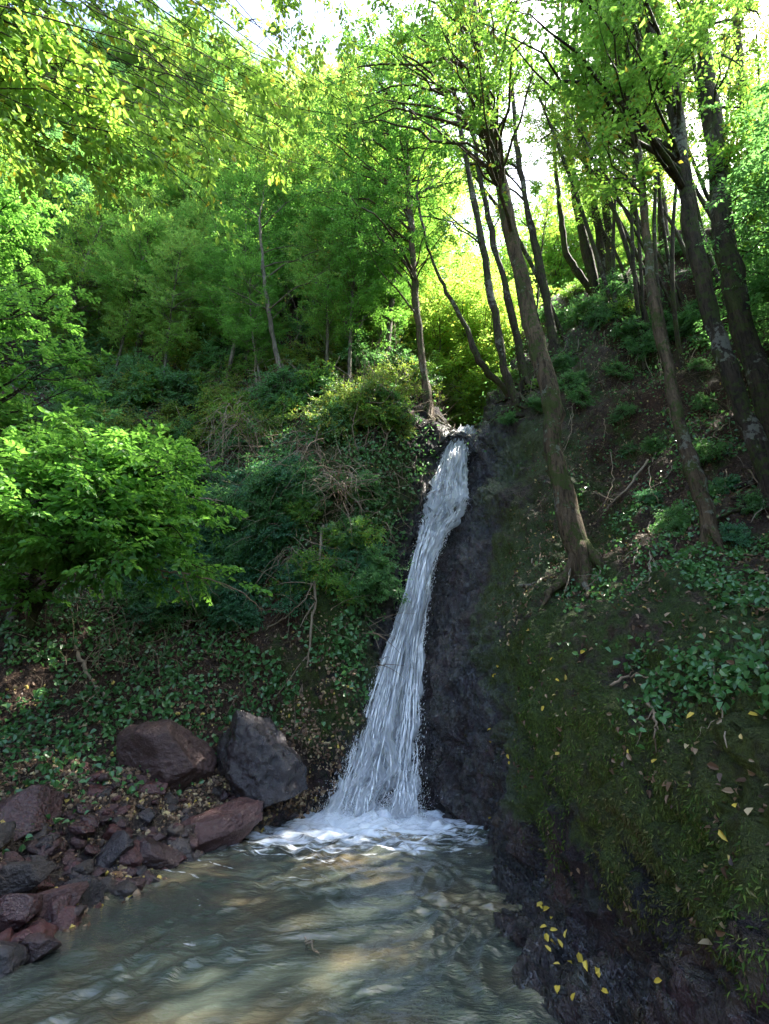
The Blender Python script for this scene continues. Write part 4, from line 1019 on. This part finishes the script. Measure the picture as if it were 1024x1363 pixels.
p, n = sample(30000, cgrid(fu), 1.0, .8, -.3, 75)
stuff_leaves('undergrowth', p, n, .45, rng.uniform(.05, .10, len(p)), .6, LM['dark'], .8, .6, False)
# moss: short blades hugging the stone
mo = moss_v.reshape(nu, nv) ** 1.2 * (np.linspace(0, nr - 1, nv)[None] < 9.5)
p, n = sample(110000, mo * (cgrid(lambda a: a.__setitem__((slice(8, None), slice(3, 10)), 1.0))), 1.9, 1.5, -.35, 74, .12)
N = len(p); d = nrm(n * .5 + np.array([0, 0, -.75]) + rng.normal(0, .4, (N, 3)))
def moss_mat():
    m, t, o = newmat('moss_blades'); g = NT(t)
    rnd = g.n('ShaderNodeNewGeometry').outputs['Random Per Island']; pp = g.pos()
    c = g.ramp(rnd, [(0, (.02, .04, .007)), (.5, (.06, .11, .018)), (.85, (.12, .17, .03)), (1, (.20, .16, .08))])
    c = g.mix(g.ramp(g.noise(1.1, 3, .5, pp), [(.5, 0.0), (.65, .6)]), c, (.10, .065, .03))
    g.l(g.principled(c, .7, .2), o.inputs[0]); return m
mb = MB(); Lb = rng.uniform(.012, .045, N); mb.leaves(p - n * .004, d, nrm(n + rng.normal(0, .5, (N, 3))), Lb, Lb * rng.uniform(.15, .35, N), hi=False)
tag(link('moss', mb.mesh('moss', moss_mat(), False)), kind='stuff')

# ------------------------------------------------------------------ rocks
def ico(sub):
    import bmesh
    bm = bmesh.new(); bmesh.ops.create_icosphere(bm, subdivisions=sub, radius=1)
    V = np.array([v.co[:] for v in bm.verts]); F = np.array([[v.index for v in f.verts] for f in bm.faces]); bm.free(); return V, F
IV5, IF5 = ico(6); IV4, IF4 = ico(4)
def rock_mesh(name, seed, mat, scale=(1, 1, 1), V=IV4, F=IF4, npl=16, rough=.07, sharp=34):
    rs = np.random.default_rng(seed); d = nrm(V)
    N_ = nrm(rs.normal(0, 1, (npl, 3))); D = rs.uniform(.62, 1.0, npl)
    c = d @ N_.T; r = np.where(c > .05, D[None] / np.maximum(c, .05), 9)
    rr = -np.log(np.sum(np.exp(-sharp * np.minimum(r, 3)), 1)) / sharp
    P_ = d * np.minimum(rr, 1.25)[:, None]
    P_ = P_ + d * (rough * fbm(P_ * 2.5 + seed, 5, seed, .6))[:, None]
    a, b, cid_ = worley(P_ * 3 + seed, seed); P_ = P_ + d * ((cid_ - .5) * rough * .5 + rough * .35 * (1 - 2 * np.abs(fbm(P_ * 6 + seed, 3, seed + 9))))[:, None]
    return make_mesh(name, P_ * np.array(scale), F, mat, True)
def place_rock(name, me, label, p, scale, rot, group=None, cat='rock'):
    o = link(name, me, None, p); o.scale = scale; o.rotation_euler = rot; return tag(o, label, cat, group)
def boulder(label, px, py, Y, s, rot, seed, mat, dz=0, npl=12, rough=.05):
    p = P(px, py, Y); me = rock_mesh('boulder', seed, mat, (1, 1, 1), IV5, IF5, npl + 3, rough * .9, 60)
    return place_rock('boulder', me, label, p + A3(0, 0, dz), s, rot, None, 'boulder')
boulder('broad flat topped brown boulder beside the ivy bank, left of the dark angular one', 224, 1012, 7.25, (.62, .5, .42), (.1, .06, .15), 12, MROCKD)
boulder('biggest dark angular boulder with a purplish top nearest the waterfall', 340, 1024, 7.65, (.72, .62, .62), (.3, .5, 1.9), 14, MROCKW, npl=11, rough=.07)
boulder('low dark reddish boulder at the water edge below the angular one', 298, 1102, 6.75, (.44, .3, .26), (0, -.3, .4), 33, MROCKR)
boulder('black shaded boulder lying at the left edge of the bank', 24, 1092, 5.7, (.40, .36, .24), (.1, 0, .3), 41, MROCKW)
boulder('wet square stone in the shallows at the left shore', 108, 1190, 5.05, (.16, .15, .17), (.2, .2, .8), 44, MROCKW)
boulder('long pale slanting stone on the left shore beside the wet square stone', 66, 1208, 4.75, (.24, .14, .15), (.1, -.4, .3), 45, MROCKD)
boulder('greyish slab resting at the foot of the black shaded boulder', 30, 1165, 4.9, (.22, .18, .12), (.2, .1, .3), 46, MROCKD)
boulder('dark wet purple stone cut by the left edge of the picture', 12, 1215, 4.5, (.17, .15, .16), (.2, .1, .9), 47, MROCKW)
boulder('small purple grey stone in the shallows at the lower left corner', 10, 1275, 4.1, (.15, .13, .10), (.1, .3, .4), 48, MROCKW)
boulder('bright red wet stone at the waterline in the lower left corner', 52, 1258, 4.25, (.14, .10, .07), (.1, .1, .2), 49, MROCKR)
boulder('dark red flat stone sloping into the water on the left shore', 205, 1140, 6.0, (.25, .2, .15), (.2, .2, .5), 50, MROCKR)
boulder('upright dark wedge stone leaning among the red cobbles', 148, 1140, 5.8, (.17, .18, .22), (.1, .5, .5), 51, MROCKW)
boulder('rounded black wet stone at the water edge left of the reddish boulder', 238, 1132, 6.25, (.19, .17, .16), (.3, .1, .1), 52, MROCKW)
pr_ = [rock_mesh('cobble', 700 + i, [MROCKW, MROCKR, MROCKD, MROCKW, MROCKD, MROCKR][i % 6]) for i in range(12)]
rs = np.random.default_rng(71)
def inpoly(x, y, poly):
    c = False; j = len(poly) - 1
    for i in range(len(poly)):
        if (poly[i][1] > y) != (poly[j][1] > y) and x < (poly[j][0] - poly[i][0]) * (y - poly[i][1]) / (poly[j][1] - poly[i][1]) + poly[i][0]: c = not c
        j = i
    return c
beach = [(-20, 1110), (60, 1060), (110, 1020), (170, 1035), (280, 1045), (320, 1060), (440, 1060), (440, 1082), (340, 1110), (250, 1155), (130, 1212), (0, 1300), (-20, 1300)]
cnt = 0
while cnt < 290:
    px, py = rs.uniform(-20, 450), rs.uniform(1000, 1300)
    if not inpoly(px, py, beach): continue
    h = hit(px, py)
    if h is None: continue
    p = h[0]; s = rs.choice([.035, .055, .075, .11], p=[.35, .32, .22, .11]) * rs.uniform(.8, 1.3) * (1.0 if px < 330 else .6)
    k = int(rs.integers(12))
    wh = 'in the gap between boulders and waterfall' if px > 345 else 'just below the two big boulders' if px > 170 and py < 1100 else 'at the water edge in the middle of the left shore' if px > 130 else 'beside the black boulder at left' if py < 1130 else 'heaped in the lower left corner'
    kd = [0, 1, 2, 0, 2, 1][k % 6]; sz = 'small' if s < .05 else 'large' if s > .085 else 'medium'
    nm = ['wet dark', 'reddish', 'dry brown'][kd]
    place_rock('cobble', pr_[k], '%s %s cobble %s' % (sz, nm, wh), (p[0], p[1], max(p[2], -.04) + s * .12), (s * rs.uniform(.9, 1.5), s, s * rs.uniform(.5, .9)), tuple(rs.uniform(-.5, .5, 3) + np.array([0, 0, rs.uniform(0, 6)])),
               '%s %s cobbles %s' % (sz, nm, wh), 'cobble'); cnt += 1
# gravel
def fg(a): a[2:9, 2:5] = 1; a[2:6, 5] = .4; a[7:9, 5] = .4
p, n = sample(9000, cgrid(fg), 1.0, 2.5, -.3, 77, -.1)
V0, F0 = ico(1); mb = MB(); N = len(p); s = rng.uniform(.008, .032, N)
sh = 1 + .35 * rng.normal(0, 1, (N, len(V0), 1)).clip(-1, 1)
V = p[:, None] + V0[None] * sh * (s[:, None] * rng.uniform(.6, 1.3, (N, 3)))[:, None]
mb.add(V.reshape(-1, 3), T=(F0[None] + np.arange(N)[:, None, None] * len(V0)).reshape(-1, 3))
tag(link('gravel', mb.mesh('gravel', MLIT, False)), kind='stuff')

# ------------------------------------------------------------------ dead branches, roots, vines
def stick(name, label, path, w0, w1, cat, forks=3, seed=0, group=None, mat=MTWIG, off=.08, fl=.5):
    rs = np.random.default_rng(seed)
    base = []
    for q in path:
        if len(q) == 3: base.append(P(*q))
        else:
            h = hit(*q)
            if h is not None: base.append(h[0] + h[1] * off)
    base = np.array(base); o = base[0].copy(); pts = smooth_path(base - o, 6); pts += rs.normal(0, .012, pts.shape)
    mb = MB(); mb.tube(pts, np.linspace(w0, w1, len(pts)), 7, .2, seed)
    ax = nrm(pts[-1] - pts[0])
    for k in range(forks):
        i = int(rs.uniform(.25, .95) * (len(pts) - 1)); L = fl * rs.uniform(.4, 1.1); d = nrm(ax + rs.normal(0, .7, 3)); s = pts[i]
        t = np.linspace(0, 1, 7)[:, None]
        q = s + d * L * t + np.array([0, 0, -.25 * L]) * t**2 + rs.normal(0, .02, (7, 3)) * t
        r = w0 + (w1 - w0) * i / len(pts); mb.tube(q, np.linspace(r * .6, r * .15, 7), 5)
    return tag(link(name, mb.mesh(name, mat), None, o), label, cat, group)
stick('hanging_vine', 'pale bare vine hanging down the left cliff and forking near its foot', [(430, 700, 8.7), (424, 760, 8.45), (416, 820, 8.3), (410, 880, 8.2), (398, 925, 8.15)], .028, .014, 'vine', 7, 1, fl=.7)
stick('dead_branch', 'pale thin stick slanting up from the bare slope toward the hanging vine', [(355, 838, 8.6), (385, 818, 8.4), (408, 795, 8.3), (418, 770, 8.35)], .014, .008, 'dead branch', 3, 2)
stick('dead_branch', 'long pale twig arching sideways below the arching tree at left', [(150, 742, 6.6), (215, 760, 6.7), (270, 768, 6.8), (325, 790, 7.2), (350, 812, 7.6)], .013, .007, 'dead branch', 6, 3)
stick('dead_branch', 'straight yellowish stick leaning in the ivy below the arching tree', [(212, 760, 7.0), (232, 782, 7.3), (250, 805, 7.7)], .014, .01, 'dead branch', 2, 4)
stick('dead_branch', 'bare pale branch jutting from the cliff above the blue green bushes', [(245, 662, 8.5), (275, 663, 8.4), (300, 668, 8.4)], .016, .006, 'dead branch', 3, 5)
stick('exposed_root', 'pale exposed root running down the earth bank above the boulders', [(98, 858), (112, 890), (128, 915), (145, 930)], .035, .02, 'root', 4, 6, off=.03)
stick('dead_branch', 'mossy curved branch lying in the undergrowth left of the fall crest', [(440, 620, 9.6), (455, 590, 9.7), (480, 572, 9.9), (505, 570, 10.2)], .03, .014, 'dead branch', 4, 7)
stick('hanging_root', 'bundle of thin reddish roots hanging from the mossy mound', [(866, 935), (874, 965), (876, 1000)], .012, .005, 'root', 5, 8, off=.05, fl=.3)
stick('dead_branch', 'thin bent twig lying across the moss above the hanging roots', [(815, 915), (845, 905), (880, 900), (900, 880)], .010, .004, 'dead branch', 3, 9, off=.04, fl=.3)
stick('hanging_vine', 'long thin vine trailing down the ivy covered right bank', [(950, 880), (965, 930), (985, 1000)], .006, .004, 'vine', 2, 10, off=.06, fl=.3)
stick('dead_branch', 'dark bare branch lying on the right slope between two trunks', [(860, 620), (835, 660), (812, 672), (790, 660)], .02, .008, 'dead branch', 5, 11, off=.1)
stick('floating_twig', 'small twig drifting on the pool in front of the waterfall', [(403, 1250), (424, 1268)], .008, .004, 'twig', 2, 12, off=.02, fl=.08) if False else None
tp_ = W0(405, 1250, .03); tq_ = W0(424, 1268, .03)
stick('floating_twig', 'small dark twig drifting on the middle of the pool', [(405, 1250, tp_[1]), (415, 1257, (tp_[1] + tq_[1]) / 2), (424, 1268, tq_[1])], .007, .003, 'twig', 2, 12, fl=.08)
rs = np.random.default_rng(801)
def tangle(label, px, py, Y, R, n, seed, r=.008, droop=.6):
    rs = np.random.default_rng(seed); mb = MB(); c = P(px, py, Y)
    for k in range(n):
        s = rs.normal(0, .35, 3) * R; d = nrm(rs.normal(0, 1, 3) + np.array([0, -.3, -.1])); L = R * rs.uniform(.6, 1.6); t = np.linspace(0, 1, 9)[:, None]
        q = s + d * L * t + np.array([0, 0, -droop * L]) * t**2 + np.cumsum(rs.normal(0, .025 * L, (9, 3)), 0)
        mb.tube(q, np.linspace(r * rs.uniform(.6, 1.4), r * .3, 9), 5)
    return tag(link('root_tangle', mb.mesh('root_tangle', MTWIG), None, c), label, 'root tangle')
tangle('brown tangle of bare roots hanging on the cliff right of the arching tree', 312, 562, 9.9, .75, 70, 1)
tangle('pale matted heap of dead twigs on the cliff left of the waterfall', 452, 642, 8.5, .55, 80, 2, .007, .3)
tangle('dry hanging twigs under the brush in the middle of the left cliff', 405, 610, 9.0, .6, 50, 3, .008, .9)
tangle('bare twigs standing in the brush below the knoll', 500, 540, 9.9, .7, 45, 4, .008, -.5)
tangle('small dry root mass below the trees at the top of the cliff', 390, 500, 12, .8, 45, 5, .01, .8)
tangle('thin bleached roots dangling beside the blue green bushes', 390, 740, 8.6, .4, 30, 6, .006, 1.0)
for i in range(46):
    px, py = rs.uniform(700, 1020), rs.uniform(420, 760)
    h = hit(px, py)
    if h is None or inpoly(px, py, [(640, 560), (700, 560), (700, 760), (640, 760)]): continue
    L = rs.uniform(25, 80)
    h2 = hit(px + rs.normal(0, 18), py + L)
    if h2 is None: continue
    stick('hanging_root', 'thin brown root dangling over the shaded right slope', [(px, py, h[0][1] - .05), (px + rs.normal(0, 8), py + L * .5, (h[0][1] + h2[0][1]) / 2 - .12), (px + rs.normal(0, 18), py + L, h2[0][1] - .05)], .010, .004, 'root', 3, 900 + i, 'roots dangling over the right slope', fl=.35)
for i in range(44):
    px, py = rs.uniform(240, 560), rs.uniform(430, 640)
    h = hit(px, py)
    if h is None or (px > 540 and py > 540): continue
    L = rs.uniform(25, 80)
    stick('bare_stem', 'thin bare stem standing in the brush of the left cliff', [(px, py, h[0][1] - .05), (px + rs.normal(0, 5), py - L * .5, h[0][1] - .1), (px + rs.normal(0, 10), py - L, h[0][1] - .05)], .014, .006, 'stem', 4, 1000 + i, 'bare stems in the brush of the left cliff', fl=.5)

def twig_stuff(name, N, mask, seed, L0, L1, r0, up, off, pw=1.2):
    p, n = sample(N, cgrid(mask), pw, .9, -.25, seed)
    d = nrm(rdir(N) + n * .6 + np.array([0, 0, up])); L = rng.uniform(L0, L1, (N, 1)); b = nrm(np.cross(d, rdir(N))); e = np.cross(d, b)
    bend = (b * rng.normal(0, .35, (N, 1)) + np.array([0, 0, -.25])) * L; V = []
    for k, t in enumerate((0, .33, .66, 1)):
        c = p + n * off * rng.random((N, 1)) * (k == 0) + (0 if k == 0 else n * off * .5) + d * L * t + bend * t * t
        r = (r0 * (1 - .75 * t)) * (.6 + .8 * L / L1)
        for a in (0, 2.09, 4.19): V.append(c + (b * math.cos(a) + e * math.sin(a)) * r)
    V = np.stack(V, 1).reshape(-1, 3); q = []
    for k in range(3):
        for a in range(3): q.append([k * 3 + a, k * 3 + (a + 1) % 3, k * 3 + 3 + (a + 1) % 3, k * 3 + 3 + a])
    Q = (np.arange(N)[:, None, None] * 12 + np.array(q)[None]).reshape(-1, 4)
    tag(link(name, make_mesh(name, V, Q, MTWIG)), kind='stuff')
def ft(a): a[4:10, 6:10] = 1; a[6:10, 5:7] = .5
twig_stuff('brushwood', 5200, ft, 81, .25, .9, .006, .3, .25)
def ft2(a): a[14:20, 9:11] = 1
twig_stuff('brushwood', 2200, ft2, 82, .15, .5, .005, .1, .08)
def ft3(a): a[2:9, 3:6] = 1
twig_stuff('twig_litter', 2600, ft3, 83, .05, .2, .003, -.2, .03)
# ------------------------------------------------------------------ fallen yellow leaves on the wet ledge and mound
mb = MB(); z1 = np.zeros((1, 3)); mb.leaves(z1, np.array([[1., 0, 0]]), np.array([[0, 0, 1.]]), np.array([.07]), np.array([.036]), curl=.2)
yl = mb.mesh('yellow_leaf', MYL, False)
YP = [(722, 1206), (727, 1212), (733, 1240), (730, 1255), (735, 1225), (747, 1262), (752, 1280), (770, 1268), (780, 1275), (783, 1282), (791, 1296), (796, 1302), (746, 1288), (742, 1315), (743, 1322), (812, 1325), (885, 1306), (765, 1330), (732, 1268), (729, 1236), (727, 1244), (716, 1208), (756, 1250),
      (925, 952), (962, 1104), (870, 1019), (840, 1003), (655, 972), (678, 1014), (676, 1005), (656, 900), (663, 890), (650, 1090), (741, 905), (735, 880), (775, 870), (995, 953), (984, 1080), (655, 985), (725, 940)]
for i, (px, py) in enumerate(YP):
    h = hit(px, py)
    if h is None: continue
    e = Vector(h[1]).lerp(Vector((0, 0, 1)), .2).to_track_quat('Z', 'Y').to_euler(); e.rotate_axis('Z', random.uniform(0, 6.3))
    o = link('yellow_leaf', yl, None, h[0] + h[1] * .02); o.rotation_euler = e; s = random.uniform(.6, 1.15) * (1 if h[0][1] > 4 else .8); o.scale = (s,) * 3
    lw = i < 23
    tag(o, 'small yellow fallen leaf on the wet dark ledge at lower right' if lw else 'small yellow fallen leaf stuck on the right bank higher than the ledge', 'leaf', 'yellow leaves on the wet ledge' if lw else 'yellow leaves on the right bank')
